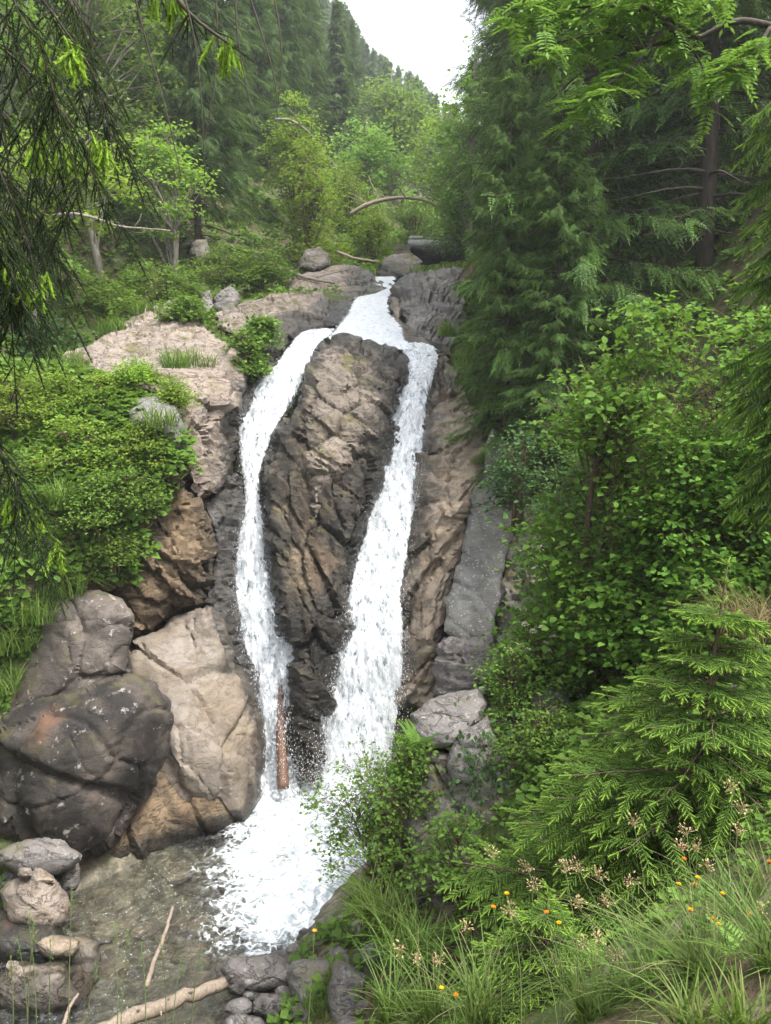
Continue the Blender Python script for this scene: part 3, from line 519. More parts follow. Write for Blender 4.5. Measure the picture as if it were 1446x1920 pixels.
rock('grey boulder under the dry turf at the right edge', [(1355, 1250, 6.4), (1395, 1215, 6.5), (1446, 1205, 6.5), (1500, 1230, 6.5), (1500, 1330, 6.2), (1400, 1340, 6.2), (1350, 1300, 6.3)], M['grey'], bulge=.2, rad=30, thick=1, amp=.22, s=1.5, seed=35, cat='boulder', name='boulder')
rock('grey boulder behind the young spruce trunk', [(1200, 1330, 6.6), (1240, 1305, 6.7), (1300, 1300, 6.7), (1330, 1340, 6.6), (1300, 1390, 6.4), (1220, 1390, 6.4)], M['grey'], bulge=.2, rad=30, thick=.9, amp=.22, s=1.5, seed=36, cat='boulder', name='boulder')
# loose stones
def stone(label, px, py, wpx, hpx, d, mat, seed, flat=0.0):
    a = np.linspace(0, 2 * np.pi, 13, endpoint=False); r2 = np.random.default_rng(seed); rr = 1 + r2.uniform(-.16, .14, 13)
    ex = np.sign(np.cos(a)) * np.abs(np.cos(a)) ** .8; ey = np.sign(np.sin(a)) * np.abs(np.sin(a)) ** .8
    ol = [(px + wpx / 2 * ex[i] * rr[i], py + hpx / 2 * ey[i] * rr[i], d + (-.004 * hpx * ey[i]) * .45) for i in range(13)]
    return rock(label, ol, mat, bulge=min(wpx, hpx) * d / FPX * .42, rad=min(wpx, hpx) * .45, thick=max(.25, .6 * min(wpx, hpx) * d / FPX), amp=.10 + .0009 * wpx, s=2.0, seed=seed, sp=4, rough=1.5, cat='stone', name='stone', shrink=.7)
stone('squat pinkish boulder lowest in the pile at bottom left of the pool', 62, 1695, 130, 125, 8.9, M['pink'], 50)
stone('flat-topped stone leaning on the pinkish boulder', 70, 1608, 140, 62, 9.2, M['grey'], 51)
stone('upright grey slab stone behind the flat-topped stone', 128, 1630, 42, 95, 9.4, M['grey'], 52)
stone('small stone at the left frame edge below the dark boulder', 8, 1578, 46, 36, 9.6, M['pink'], 53)
stone('little round stone on top of the pinkish boulder', 48, 1637, 24, 16, 8.8, M['pink'], 54)
stone('ochre wedge stone between flat-topped stone and pinkish boulder', 82, 1650, 40, 14, 8.8, M['tan'], 55)
stone('dark wet stone filling the gap under the pinkish boulder', 40, 1770, 150, 90, 8.5, M['dark'], 56)
stone('tan rounded stone at the pool edge right of the grass heads', 110, 1778, 86, 58, 8.3, M['tan'], 57)
stone('brown stone with wet foot next to the tan rounded stone', 155, 1785, 64, 62, 8.4, M['tan'], 58)
stone('large cracked pale rock in the bottom left corner', 60, 1860, 190, 120, 7.8, M['pink'], 59)
stone('dark stone in the water beside the cracked corner rock', 145, 1845, 66, 80, 7.9, M['brown'], 60)
stone('pale tilted stone between corner rock and tan stones', 165, 1826, 40, 44, 8.0, M['pink'], 61)
stone('broad grey stone touching the bleached log at the pool outlet', 500, 1828, 150, 74, 7.75, M['grey'], 62)
stone('grey stone below the broad grey stone near the log', 510, 1890, 84, 56, 7.3, M['grey'], 63)
stone('small grey stone beside the log end', 448, 1890, 56, 46, 7.3, M['grey'], 64)
stone('tiny stone wedged under the log end', 470, 1868, 36, 24, 7.5, M['grey'], 65)
stone('low grey stone at the bottom frame edge below the log', 460, 1925, 90, 40, 7.1, M['grey'], 66)
stone('tall grey stone standing below the grassy bank', 650, 1870, 76, 130, 6.9, M['grey'], 67)
stone('slanting grey stone between the tall stone and the pool', 585, 1835, 90, 80, 7.5, M['grey'], 68)
stone('grey stone at the foam edge under the yellow flower', 618, 1775, 84, 46, 8.4, M['grey'], 69)
stone('brownish stone under the overhanging shrub by the foam', 672, 1755, 56, 90, 8.6, M['brown'], 70)
stone('mossy stone half buried at the bottom of the grassy bank', 575, 1905, 70, 46, 7.0, M['mossy'], 71)
r2 = np.random.default_rng(88)
sx, sy = r2.uniform(-4.6, -1.2, 90), r2.uniform(6.8, 10.6, 90); PB = []
ico = None
import bmesh
bm = bmesh.new(); bmesh.ops.create_icosphere(bm, subdivisions=2, radius=1); iv = np.array([v_.co[:] for v_ in bm.verts]); it = np.array([[v_.index for v_ in f_.verts] for f_ in bm.faces]); bm.free()
for k in range(90):
    s_ = r2.uniform(.06, .26); v_ = iv * (1 + .35 * (fbm(iv * 1.3 + k * 7, k, 2) - .5))[:, None] * np.array([s_, s_ * r2.uniform(.6, 1), s_ * .45]); a_ = r2.uniform(0, 6.3)
    v_ = np.stack([v_[:, 0] * math.cos(a_) - v_[:, 1] * math.sin(a_), v_[:, 0] * math.sin(a_) + v_[:, 1] * math.cos(a_), v_[:, 2]], -1)
    PB.append((v_ + np.array([sx[k], sy[k], min(float(tz(sx[k], sy[k])[0]), -.12)]), it))
V, T = join(PB); o = mk('pebbles', V, T, M['tan'], attrs={'wet': np.full(len(V), .35)}, smooth=True); tag(o, 'brown stones lying on the bed of the clear pool', 'pebbles', kind='stuff')
GV = []; gr = np.random.default_rng(5)
for k in range(420):
    if k < 230: x_, y_ = gr.uniform(-5.2, -3.4), gr.uniform(6.4, 9.6)
    else: x_, y_ = gr.uniform(-2.4, .1), gr.uniform(6.2, 8.8)
    z_ = float(tz(x_, y_)[0]); s_ = gr.uniform(.025, .10) if k % 4 else gr.uniform(.08, .17)
    if z_ < -.15 or z_ > .9: continue
    v_ = iv * (1 + .4 * (fbm(iv * 1.3 + k * 5, k, 2) - .5))[:, None] * np.array([s_, s_ * gr.uniform(.6, 1), s_ * gr.uniform(.45, .7)]); a_ = gr.uniform(0, 6.3)
    GV.append((np.stack([v_[:, 0] * math.cos(a_) - v_[:, 1] * math.sin(a_), v_[:, 0] * math.sin(a_) + v_[:, 1] * math.cos(a_), v_[:, 2]], -1) + np.array([x_, y_, z_]), it))
V, T = join(GV); o = mk('gravel', V, T, M['grey'], attrs={'wet': sst(.25, .0, V[:, 2])}, smooth=True); tag(o, 'loose grey gravel between the stones of the pool shore', 'gravel', kind='stuff')
# ------------------------------------------------------------------ plant building blocks
def frames(dirs, up=None, roll=None):
    """rotation matrices whose columns are side, forward, normal"""
    f = dirs / (np.linalg.norm(dirs, axis=1, keepdims=True) + 1e-12); n = len(f)
    u = np.tile(np.array([0, 0, 1.]), (n, 1)) if up is None else np.broadcast_to(up, (n, 3))
    s = np.cross(f, u); bad = np.linalg.norm(s, axis=1) < 1e-3; s[bad] = np.array([1., 0, 0]); s /= np.linalg.norm(s, axis=1, keepdims=True)
    nn = np.cross(s, f)
    if roll is not None:
        c, s_ = np.cos(roll)[:, None], np.sin(roll)[:, None]; s, nn = s * c + nn * s_, nn * c - s * s_
    return np.stack([s, f, nn], -1)
def inst(tv, tt, F, pos, scale):
    scale = np.asarray(scale, float)
    if scale.ndim == 1: scale = np.repeat(scale[:, None], 3, 1)
    V = np.einsum('nij,nkj->nki', F, tv[None] * scale[:, None, :]) + pos[:, None]
    T = tt[None] + len(tv) * np.arange(len(pos))[:, None, None]
    return V.reshape(-1, 3), T.reshape(-1, 3)
class Bag:
    """collects template instances into one mesh"""
    def __init__(s): s.V, s.T, s.r, s.t, s.n = [], [], [], [], 0
    def add(s, tpl, F, pos, scale, rnd=None, tip=None):
        tv, tt, tp = tpl; pos = np.asarray(pos, float)
        if len(pos) == 0: return
        V, T = inst(tv, tt, F, pos, scale); s.V.append(V); s.T.append(T + s.n); s.n += len(V)
        r = rng.random(len(pos)) if rnd is None else rnd; s.r.append(np.repeat(r, len(tv)))
        t = np.ones(len(pos)) if tip is None else tip; s.t.append((t[:, None] * tp[None]).ravel())
    def raw(s, V, T, r=.5, t=0.):
        s.V.append(V); s.T.append(np.asarray(T) + s.n); s.n += len(V); s.r.append(np.full(len(V), r)); s.t.append(np.full(len(V), t))
    def obj(s, name, mat, parent=None, loc0=None):
        V = np.vstack(s.V)
        if loc0 is not None: V = V - np.asarray(loc0)
        return mk(name, V, np.vstack(s.T), mat, parent, {'rnd': np.concatenate(s.r), 'tip': np.concatenate(s.t)})
def T_spray(nf=5, w=.085, droop=.22, ln=.46):
    V, T, tp = [], [], []
    def kite(b_, e_, wd, side):
        b_, e_ = np.array(b_), np.array(e_); m_ = b_ + (e_ - b_) * .45; o = len(V); V.extend([b_, m_ + np.array(side) * wd, e_, m_ - np.array(side) * wd]); T.extend([(o, o + 1, o + 2), (o, o + 2, o + 3)]); tp.extend([0, .15, 1, .15])
    for i in range(nf):
        y = .04 + .84 * i / nf; L = ln * (1 - .5 * y)
        for sd in (-1, 1):
            e = (sd * L * .8, y + L * .62, -droop * (L + y * y)); kite((0, y, -droop * y * y), e, w, (.55 * -sd, .8, .3 * ((i % 2) * 2 - 1)))
    kite((0, .78, -droop * .6), (0, 1.1, -droop * 1.2), w, (1, 0, 0))
    return np.array(V, float), np.array(T), np.array(tp, float)
def T_leaf(wd=.5, fold=.14, droop=.12):
    V = np.array([(0, 0, 0), (wd * .8, .33, fold), (wd * .75, .66, fold - droop * .4), (0, 1, -droop), (-wd * .75, .66, fold - droop * .4), (-wd * .8, .33, fold), (0, .5, -.01)], float) * np.array([.75, 1, 1])
    return V, np.array([(0, 1, 6), (1, 2, 6), (2, 3, 6), (3, 4, 6), (4, 5, 6), (5, 0, 6)]), np.zeros(7)
def T_leaf2(wd=.42):
    V = np.array([(0, 0, 0), (wd, .5, .12), (0, 1, -.1), (-wd, .5, .12)], float); return V, np.array([(0, 1, 2), (0, 2, 3)]), np.zeros(4)
def T_pinnate(npair=7, ll=.30, taper=False, droop=.35, wd=.06, curve=.0):
    V, T = [], []
    def lf(b_, d_, L, w_):
        b_, d_ = np.array(b_), np.array(d_); sd = np.cross(d_, (0, 0, 1.)); sd /= np.linalg.norm(sd) + 1e-9; o = len(V)
        V.extend([b_, b_ + d_ * L * .45 + sd * w_, b_ + d_ * L + np.array([0, 0, -.1 * L]), b_ + d_ * L * .45 - sd * w_]); T.extend([(o, o + 1, o + 2), (o, o + 2, o + 3)])
    for i in range(npair):
        y = .12 + .84 * i / npair; z = -droop * y * y; L = ll * ((1.12 - y) ** .8 * (.55 + 1.2 * min(y / .25, 1) * .5) if taper else 1 - .25 * abs(y - .5))
        for sd in (-1, 1): lf((0, y, z), np.array([sd * .86, .5, .05 - curve]), L, wd if not taper else wd * (.4 + L / ll * .6))
    lf((0, .96, -droop * .92), (0, 1, -.3), ll * (.25 if taper else .9), wd * (.6 if taper else 1))
    o = len(V); V.extend([(.008, 0, 0), (-.008, 0, 0), (.006, .5, -droop * .25), (-.006, .5, -droop * .25), (0, 1, -droop)]); T.extend([(o, o + 1, o + 2), (o + 1, o + 3, o + 2), (o + 2, o + 3, o + 4)])
    return np.array(V, float), np.array(T), np.zeros(len(V))
def T_shoot(nn=26, wide=.034, ln=.25, core=.07):
    """one spruce shoot of unit length: a slim core clothed with needles"""
    V, T, tp = [], [], []
    for k, (y, r_) in enumerate(((0, core * .7), (.5, core), (1.0, core * .6))):
        for j in range(4): a = j * np.pi / 2 + k * .4; V.append((r_ * math.cos(a), y, r_ * math.sin(a))); tp.append(.5 + .5 * y)
    for k in range(2):
        for j in range(4): p, q = k * 4 + j, k * 4 + (j + 1) % 4; T += [(p, q, q + 4), (p, q + 4, p + 4)]
    for i in range(nn):
        y = .02 + .96 * i / nn; a = i * 2.4; L = ln * (1 - .35 * max(0, y - .7) / .3); d_ = np.array([math.cos(a) * .8, .6, math.sin(a) * .8]); s_ = np.array([-math.sin(a), 0, math.cos(a)])
        b_ = np.array([0, y, 0]); o = len(V); V += [b_ + s_ * wide, b_ - s_ * wide, b_ + d_ * L]; T.append((o, o + 1, o + 2)); tp += [.5 + .4 * y, .5 + .4 * y, .6 + .4 * y]
    return np.array(V, float), np.array(T), np.array(tp, float)
SPRAY, SPRAY_F = T_spray(9, .027, .25, .21), T_spray(3, .10)
LEAF, LEAF2, LEAFN, LEAFR = T_leaf(), T_leaf2(), T_leaf2(.26), T_leaf(.62)
SHOOT_N = T_shoot(34, .020, .17, .028)
ROWAN, FROND, SHOOT = T_pinnate(6, .34, False, .3, .06), T_pinnate(18, .26, True, .55, .022), T_shoot()
def rdir(n, zmin=-1., zmax=1.):
    z = rng.uniform(zmin, zmax, n); a = rng.uniform(0, 2 * np.pi, n); r_ = np.sqrt(np.maximum(0, 1 - z * z)); return np.stack([r_ * np.cos(a), r_ * np.sin(a), z], -1)
def spruce_mesh(H, L, step=.34, nb=6, per=9, size=.42, tpl=SPRAY, z0=.06, tips=.5, hang=.55, dead=0.0, thin=1.0):
    """trunk V,T and crown Bag of a Norway spruce standing at the origin"""
    bag = Bag(); wood = [tube([(0, 0, -.5), (.02, 0, H * .3), (0, .02, H * .7), (0, 0, H)], [.011 * H ** .9 + .02, .008 * H ** .9 + .015, .004 * H ** .9 + .01, .006], 8)]
    z = H * z0
    while z < H * .985:
        f = z / H; l0 = L * (1 - f) ** .72 * (1 if f > .14 else .75 + .25 * f / .14)
        for k in range(nb):
            az = rng.uniform(0, 2 * np.pi); l = max(.12, l0 * rng.uniform(.5, 1.22)); e0 = .55 * f - .08 + rng.uniform(-.12, .12)
            s = np.linspace(0, 1, 6); r_ = l * s; zz = z + rng.uniform(-.1, .1) + l * (e0 * s - (.42 - .3 * f) * s ** 2 + .16 * s ** 4)
            path = np.stack([r_ * math.cos(az), r_ * math.sin(az), zz], -1)
            if l > .5: wood.append(tube(path, [.012 + .010 * l, .01 + .006 * l, .009 + .004 * l, .007, .006, .004], 3, False))
            if f < dead or rng.random() > thin: continue
            m_ = max(3, int(per * (l / L) ** .7 * rng.uniform(.8, 1.2))); t = np.linspace(.12, 1, m_); p = np.stack([np.interp(t, s, path[:, j]) for j in range(3)], -1)
            for sd in (-1, 1, 0):
                if sd == 0: tt_ = t[t > .5]; pp = p[t > .5]
                else: tt_, pp = t, p
                n = len(tt_); fw = np.array([math.cos(az), math.sin(az), -.1]); lat = np.array([-math.sin(az), math.cos(az), 0])
                d_ = fw[None] * (.75 + .5 * tt_[:, None] if sd else 1.) + sd * lat[None] * (1.05 - .5 * tt_[:, None]) + np.array([0, 0, -1.])[None] * (hang * (.5 + rng.random((n, 1)))) + .32 * rng.normal(size=(n, 3))
                sc_ = size * (1.1 - .35 * tt_) * rng.uniform(.7, 1.25, n) * (.55 + .45 * min(1, l / (.5 * L)))
                bag.add(tpl, frames(d_, None, rng.normal(0, .5, n)), pp + .03 * rng.normal(size=(n, 3)), sc_, tip=np.clip(tips * rng.uniform(-.2, 1.5, n), 0, 1) * (.4 + .6 * tt_))
        z += step * rng.uniform(.8, 1.2) * (1 - .45 * f)
    n = 8; bag.add(tpl, frames(rdir(n, .6, 1)), np.tile([0, 0, H * .985], (n, 1)), np.full(n, size * .6))
    return join(wood), bag
def leafy_mesh(H, rx, crown0=.25, nc=60, per=45, leaf=.09, tpl=LEAF, stems=1, spread=.35, clump=.3, r0=None, flat=.55, lean=(0, 0), seed=None, shape=1.0, hole=.0, twigr=.006, dome=False):
    """broad-leaved tree or shrub: stems, limbs and leaf clumps in an uneven crown"""
    bag = Bag(); wood = []; r0 = r0 or .012 * H + .006; tops = []
    for k in range(stems):
        a = rng.uniform(0, 2 * np.pi); sp_ = 0 if stems == 1 else spread * rx * rng.uniform(.4, 1); ex = np.array([math.cos(a) * sp_ + lean[0], math.sin(a) * sp_ + lean[1]])
        pth = spline([(0.03 * k * math.cos(a), .03 * k * math.sin(a), -.25), (ex[0] * .25 + rng.normal(0, .04 * H), ex[1] * .25 + rng.normal(0, .03 * H), H * .35), (ex[0] * .65 + rng.normal(0, .04 * H), ex[1] * .65, H * .68), (ex[0], ex[1], H * (.96 if stems == 1 else rng.uniform(.55, .8)))], 10)
        wood.append(tube(pth, np.linspace(r0, r0 * .25, 10), 6)); tops.append(pth)
    zc0 = H * crown0; hz = (H - zc0) / (1 if dome else 2); sdv = int(rng.integers(0, 9999))
    for k in range(nc):
        for _ in range(20):
            d_ = rdir(1)[0]; d_[2] = abs(d_[2]) if dome else d_[2]; rad = rng.random() ** .45; c = np.array([d_[0] * rx, d_[1] * rx, d_[2] * hz]) * rad
            taper = 1 - .35 * shape * max(0, c[2] / hz); c[:2] *= taper; c = c + np.array([lean[0] * (.5 + .5 * c[2] / hz), lean[1] * (.5 + .5 * c[2] / hz), zc0 + (0 if dome else hz)])
            if vnoise(np.array([c]) / (rx * .42 + .05) + sdv, 3)[0] > .34 + hole: break
        pth = tops[int(rng.integers(0, stems))]; j = int(np.clip((c[2] - .3 * rx) / H * 10 + rng.integers(-2, 1), 1, 9)); mid = (pth[j] + c) / 2 + np.array([0, 0, .08 * rx]) + rng.normal(0, .04 * rx, 3)
        lp = spline([pth[j], mid, c, c + (c - mid) * .35], 6); wood.append(tube(lp, np.linspace(r0 * .3, max(.0025, twigr * .5), 6), 3, False))
        n = max(4, int(per * rng.uniform(.5, 1.4))); cl = clump * rng.uniform(.7, 1.3)
        off_ = rng.normal(size=(n, 3)) * np.array([cl, cl, cl * flat]) * .6; out = np.array([c[0] - lean[0], c[1] - lean[1], 0]); out /= np.linalg.norm(out) + 1e-6
        dd = rdir(n, -.6, .35) + .5 * out + .3 * off_ / (cl + 1e-6); rr = rng.normal(0, .45, n)
        bag.add(tpl, frames(dd, None, rr), c + off_, leaf * rng.uniform(.45, 1.3, n))
    return join(wood), bag
def proto(name, wood, bag, wmat, cmat, label, cat, crown='crown', trunk='trunk', group=None):
    t = thing(name, label, cat, group=group); w_ = mk(trunk, wood[0], wood[1], wmat, t, {'rnd': np.full(len(wood[0]), .5)}, smooth=True); c_ = bag.obj(crown, cmat, t); return t
class Kind:
    """first place() moves the prototype itself, later ones copy it with its parts"""
    def __init__(s, root): s.root = root; s.used = False
    def place(s, loc, rz=None, sc_=1.0, label=None, group=None, tilt=(0, 0), mat=None):
        rz = rng.uniform(0, 6.28) if rz is None else rz
        if not s.used:
            o = s.root; s.used = True; o.location = loc; o.scale = (sc_,) * 3 if not hasattr(sc_, '__len__') else sc_
            if label: o['label'] = label
            if group: o['group'] = group
        else: o = copy_tree(s.root, loc, rz, sc_, label, group)
        o.rotation_euler = (tilt[0], tilt[1], rz); return o
def gnd(px, d, dz=-.05):
    x = (px - 723) / FPX * d * 1.0; return (x, d, float(tz(x, d)[0]) + dz)
def base_at(px, py, d): return tuple(pt(px, py, d))
# ------------------------------------------------------------------ earth bank on the left (carries the shrubs)
bank = rock('', [(-140, 720, 13.8), (0, 700, 13.9), (105, 700, 14), (230, 735, 13.6), (300, 790, 13), (338, 830, 12.8), (340, 880, 12.7), (310, 925, 12.5), (275, 985, 12.2), (255, 1050, 12), (225, 1105, 11.8), (150, 1120, 11.5), (80, 1140, 11.3), (40, 1230, 10.9), (-10, 1300, 10.8), (-140, 1320, 10.6)], M['soil'], pts=[(150, 850, 12.4), (100, 1000, 11.6), (0, 1100, 11)], bulge=.3, rad=60, thick=2.2, amp=.5, s=.9, seed=90, sp=8, name='earth_bank', cat=None)
for k in ('label', 'category'):
    if k in bank: del bank[k]
tag(bank, 'earth bank under the shrubs left of the falls', kind='structure')
# ------------------------------------------------------------------ undergrowth on the ground (stuff)
def tri_sample(o, n, keep=None):
    me = o.data; V = np.empty(len(me.vertices) * 3, np.float32); me.vertices.foreach_get('co', V); V = V.reshape(-1, 3).astype(float); T = np.empty(len(me.loops), np.int32); me.loops.foreach_get('vertex_index', T); T = T.reshape(-1, 3)
    a, b_, c = V[T[:, 0]], V[T[:, 1]], V[T[:, 2]]; cr = np.cross(b_ - a, c - a); A = np.linalg.norm(cr, axis=1); N = cr / (A[:, None] + 1e-12)
    k = keep(a, N) if keep else np.ones(len(T), bool); A = A * k; i = rng.choice(len(T), n, p=A / A.sum()); u, v_ = rng.random(n), rng.random(n); f = u + v_ > 1; u[f], v_[f] = 1 - u[f], 1 - v_[f]
    return a[i] + u[:, None] * (b_ - a)[i] + v_[:, None] * (c - a)[i], N[i]
def dwater(p): 
    d = np.full(len(p), 9.)
    for a in range(0, len(p), 4000): d[a:a + 4000] = np.sqrt(((p[a:a + 4000, None] - WCL[None]) ** 2).sum(2)).min(1)
    return d
def blades(n, h, bend=.5, wd=.006, seg=3, spreadr=.05, lean=(0, 0)):
    """grass blades at the origin -> V,T (curved ribbons)"""
    az = rng.uniform(0, 6.28, n); hh = h * rng.uniform(.45, 1.1, n); bd = bend * rng.uniform(.3, 1.4, n); rr = spreadr * np.sqrt(rng.random(n)); a2 = rng.uniform(0, 6.28, n)
    t = np.linspace(0, 1, seg + 1); out = hh[:, None] * (bd[:, None] * t[None] ** 1.8); zz = hh[:, None] * (t[None] - .38 * np.minimum(bd[:, None], 1.4) * t[None] ** 2.6)
    x = rr[:, None] * np.cos(a2)[:, None] + out * np.cos(az)[:, None] + lean[0] * h * t[None] ** 1.5; y = rr[:, None] * np.sin(a2)[:, None] + out * np.sin(az)[:, None] + lean[1] * h * t[None] ** 1.5
    c = np.stack([x, y, zz], -1); sd = np.stack([-np.sin(az), np.cos(az), 0 * az], -1)[:, None] * (wd * (1 - t ** 2 * .95))[None, :, None]
    V = np.stack([c - sd, c + sd], 2).reshape(n, -1, 3); o = np.arange(seg) * 2; tt_ = np.vstack([np.stack([o, o + 1, o + 3], -1), np.stack([o, o + 3, o + 2], -1)])
    return V.reshape(-1, 3), (tt_[None] + V.shape[1] * np.arange(n)[:, None, None]).reshape(-1, 3)
def tuft_tpl(n, h, bend, wd, spreadr=.05, seg=3):
    V, T = blades(n, h, bend, wd, seg, spreadr); tp = np.tile(np.repeat(np.linspace(0, 1, seg + 1) ** 3, 2), n) * np.repeat(rng.random(n) < .35, (seg + 1) * 2); return V, T, tp
TUFT, HERB = tuft_tpl(9, 1, .6, .022, .18, 2), None
hv = []; d_ = rdir(9, -.05, .75); F = frames(d_, None, rng.normal(0, .3, 9)); V, T = inst(LEAF2[0], LEAF2[1], F, d_ * .45 * rng.random((9, 1)) + np.array([0, 0, .3]) * rng.random((9, 1)), rng.uniform(.35, .7, 9)); HERB = (V, T, np.zeros(len(V)))
gobj = bpy.data.objects['ground']
def under(p):     # where growth may stand: away from water, stones and the pool
    return (p[:, 2] > .25) & (dwater(p) > 1.1) & ~((p[:, 0] > -.9) & (p[:, 0] < 1.3) & (p[:, 1] > 5.4) & (p[:, 1] < 9.6) & (rng.random(len(p)) < .45))
p1, n1 = tri_sample(gobj, 26000, lambda a, N: (a[:, 1] < 32) & (a[:, 1] > 1.3) & (np.abs(a[:, 0]) < 3 + .62 * a[:, 1]) & (a[:, 2] > .2))
p2, n2 = tri_sample(gobj, 9000, lambda a, N: (a[:, 1] >= 30) & (a[:, 1] < 75) & (np.abs(a[:, 0]) < 30))
p3, n3 = tri_sample(bank, 5200, lambda a, N: (N[:, 1] < .3) & (N[:, 2] > -.2))
p4, n4 = tri_sample(gobj, 3600, lambda a, N: (a[:, 1] < 8.5) & (a[:, 1] > 3.2) & (a[:, 0] > -1.2) & (a[:, 0] < 1 + .62 * a[:, 1]))
gb, hb = Bag(), Bag()
for p, n_, big in ((p1, n1, 1.), (p2, n2, 2.2), (p3, n3, 1.), (p4, n4, .9)):
    k = under(p); p, n_ = p[k], n_[k]; pick = rng.random(len(p)) + .5 * (vnoise(p * .7, 77) - .5)
    up = n_ * .5 + np.array([0, 0, .8]); up /= np.linalg.norm(up, axis=1, keepdims=True)
    for sel, bag_, tpl, lo, hi in ((pick < .38, gb, TUFT, .12, .34), (pick >= .38, hb, HERB, .14, .34)):
        q, u_ = p[sel], up[sel]; near = np.clip(q[:, 1] / 11, .15, 1) * big; a = rng.uniform(0, 6.28, len(q)); ref = np.stack([np.cos(a), np.sin(a), 0 * a], -1); s_ = np.cross(ref, u_); s_ /= np.linalg.norm(s_, axis=1, keepdims=True) + 1e-9; f_ = np.cross(u_, s_)
        bag_.add(tpl, np.stack([s_, f_, u_], -1), q - .02, rng.uniform(lo, hi, len(q)) * (near if bag_ is hb else np.maximum(near, .42 * big)))
tag(gb.obj('grass', M['grass']), 'short grass growing over the banks and slopes', 'grass', kind='stuff')
tag(hb.obj('undergrowth', M['leaf_mid']), 'low leafy herbs covering the forest floor and banks', 'undergrowth', kind='stuff')
# ------------------------------------------------------------------ spruces
NS = 'tall dark spruce in the wood left of the stream'
ORD = 'first second third fourth fifth sixth seventh eighth ninth tenth eleventh twelfth thirteenth fourteenth fifteenth sixteenth seventeenth eighteenth nineteenth twentieth twenty-first twenty-second twenty-third twenty-fourth twenty-fifth twenty-sixth twenty-seventh'.split()
sp_mid = [Kind(proto('spruce_tree', *spruce_mesh(17, 2.7, per=13, size=.66, tips=.45, dead=.06), M['bark'], M['spruce'], NS, 'tree')), Kind(proto('spruce_tree', *spruce_mesh(17, 2.3, per=13, size=.62, tips=.55, z0=.03), M['bark'], M['spruce'], NS, 'tree'))]
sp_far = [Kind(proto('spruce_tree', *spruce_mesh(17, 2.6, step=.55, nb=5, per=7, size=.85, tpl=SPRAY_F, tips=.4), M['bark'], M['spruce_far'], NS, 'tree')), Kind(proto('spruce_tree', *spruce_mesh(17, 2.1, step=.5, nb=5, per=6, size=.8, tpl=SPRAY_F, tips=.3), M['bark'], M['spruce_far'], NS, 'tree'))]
sp_dead = Kind(proto('spruce_tree', *spruce_mesh(17, 2.6, per=13, size=.64, tips=.4, dead=.15), M['bark'], M['spruce'], NS, 'tree'))
GL = 'spruces of the left wood'
SKX, SKY = [-200, 540, 600, 650, 692, 740, 775, 800, 830, 870, 880, 2000], [-900, -300, -20, 0, 80, 118, 135, 165, 185, 212, -900, -900]
def topfit(px, d, H):
    """scale that keeps a tree of height H under the skyline the photo shows"""
    g = gnd(px, d); zt = pt(px, float(np.interp(px, SKX, SKY)), d)[2]; return min(1.0, max(.25, (zt - g[2]) / H))
def spr(kind, px, d, s, label, group=None):
    s = s * topfit(px, d, 17.2 * s); return kind.place(gnd(px, d, -.1), None, s, label, group)
spr(sp_dead, 385, 25, .95, 'spruce with bare brown lower branches above the mossy rock on the left', GL)
for k, (px, d, s) in enumerate(((-70, 21, .9), (20, 24, .95), (60, 34, 1.1), (110, 27, 1.0), (160, 33, 1.1), (190, 25, .92), (265, 28, 1.0), (320, 32, 1.05), (440, 31, .95))): spr(sp_mid[int(rng.integers(0, 2))], px, d, s * rng.uniform(.92, 1.06), NS + ', %s from the left frame edge' % ORD[k], GL)
NS2 = 'spruce standing in the hazy wood right of the left spruces'
for k, (px, d, s) in enumerate(((495, 35, 1.0), (545, 38, 1.05), (590, 43, 1.05), (640, 48, 1.1), (665, 56, .95))): spr(sp_mid[int(rng.integers(0, 2))], px, d, s, NS2 + ', %s from left' % ORD[k], GL)
NS3 = 'distant spruce on the slope behind the left wood'
for k in range(34):
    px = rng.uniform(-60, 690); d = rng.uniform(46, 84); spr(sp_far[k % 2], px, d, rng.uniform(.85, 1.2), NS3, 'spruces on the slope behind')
NS4 = 'far spruce on the wooded ridge under the white sky'
for k in range(70):
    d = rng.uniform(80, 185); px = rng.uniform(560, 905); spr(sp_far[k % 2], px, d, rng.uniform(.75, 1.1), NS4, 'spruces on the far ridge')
# right side
GR = 'spruces of the right wood'
sp_near = Kind(proto('spruce_tree', *spruce_mesh(16, 2.9, step=.34, nb=6, per=22, size=.50, tips=.9, z0=.0, hang=.42), M['bark'], M['spruce'], '', 'tree'))
sp_near.place(gnd(1095, 15.6, -.3), .5, (1, 1, 1.25), 'big drooping spruce whose foliage edges the sky right of the stream', GR)
sp_near.place(gnd(985, 18.6, -.2), 2.2, (.62, .62, .95), 'spruce just left of the big drooping spruce, nearest the stream', GR)
sp_near.place(base_at(945, 860, 14.5), 4.0, (.40, .40, .46), 'low bushy spruce overhanging the top of the right cliff', GR)
sp_near.place(base_at(1040, 800, 13.8), 5.1, (.40, .40, .40), 'small spruce in front of the big spruce trunk, above the grey slab', GR)
sp_dead.place(gnd(1300, 14.6, -.1), 1, 1.0, 'spruce with bare lower trunk and dead twigs in the right wood', GR)
for k, (px, d, lab) in enumerate(((1170, 18, 'dark spruce directly left of the bare-trunk spruce in the right wood'), (1105, 20.5, 'dark spruce deep between the big spruce and bare-trunk spruce'), (1420, 17, 'dark spruce at the right frame edge behind the hazel'))):
    (sp_dead if k < 2 else sp_mid[0]).place(gnd(px, d, -.1), None, 1.05, lab, GR)
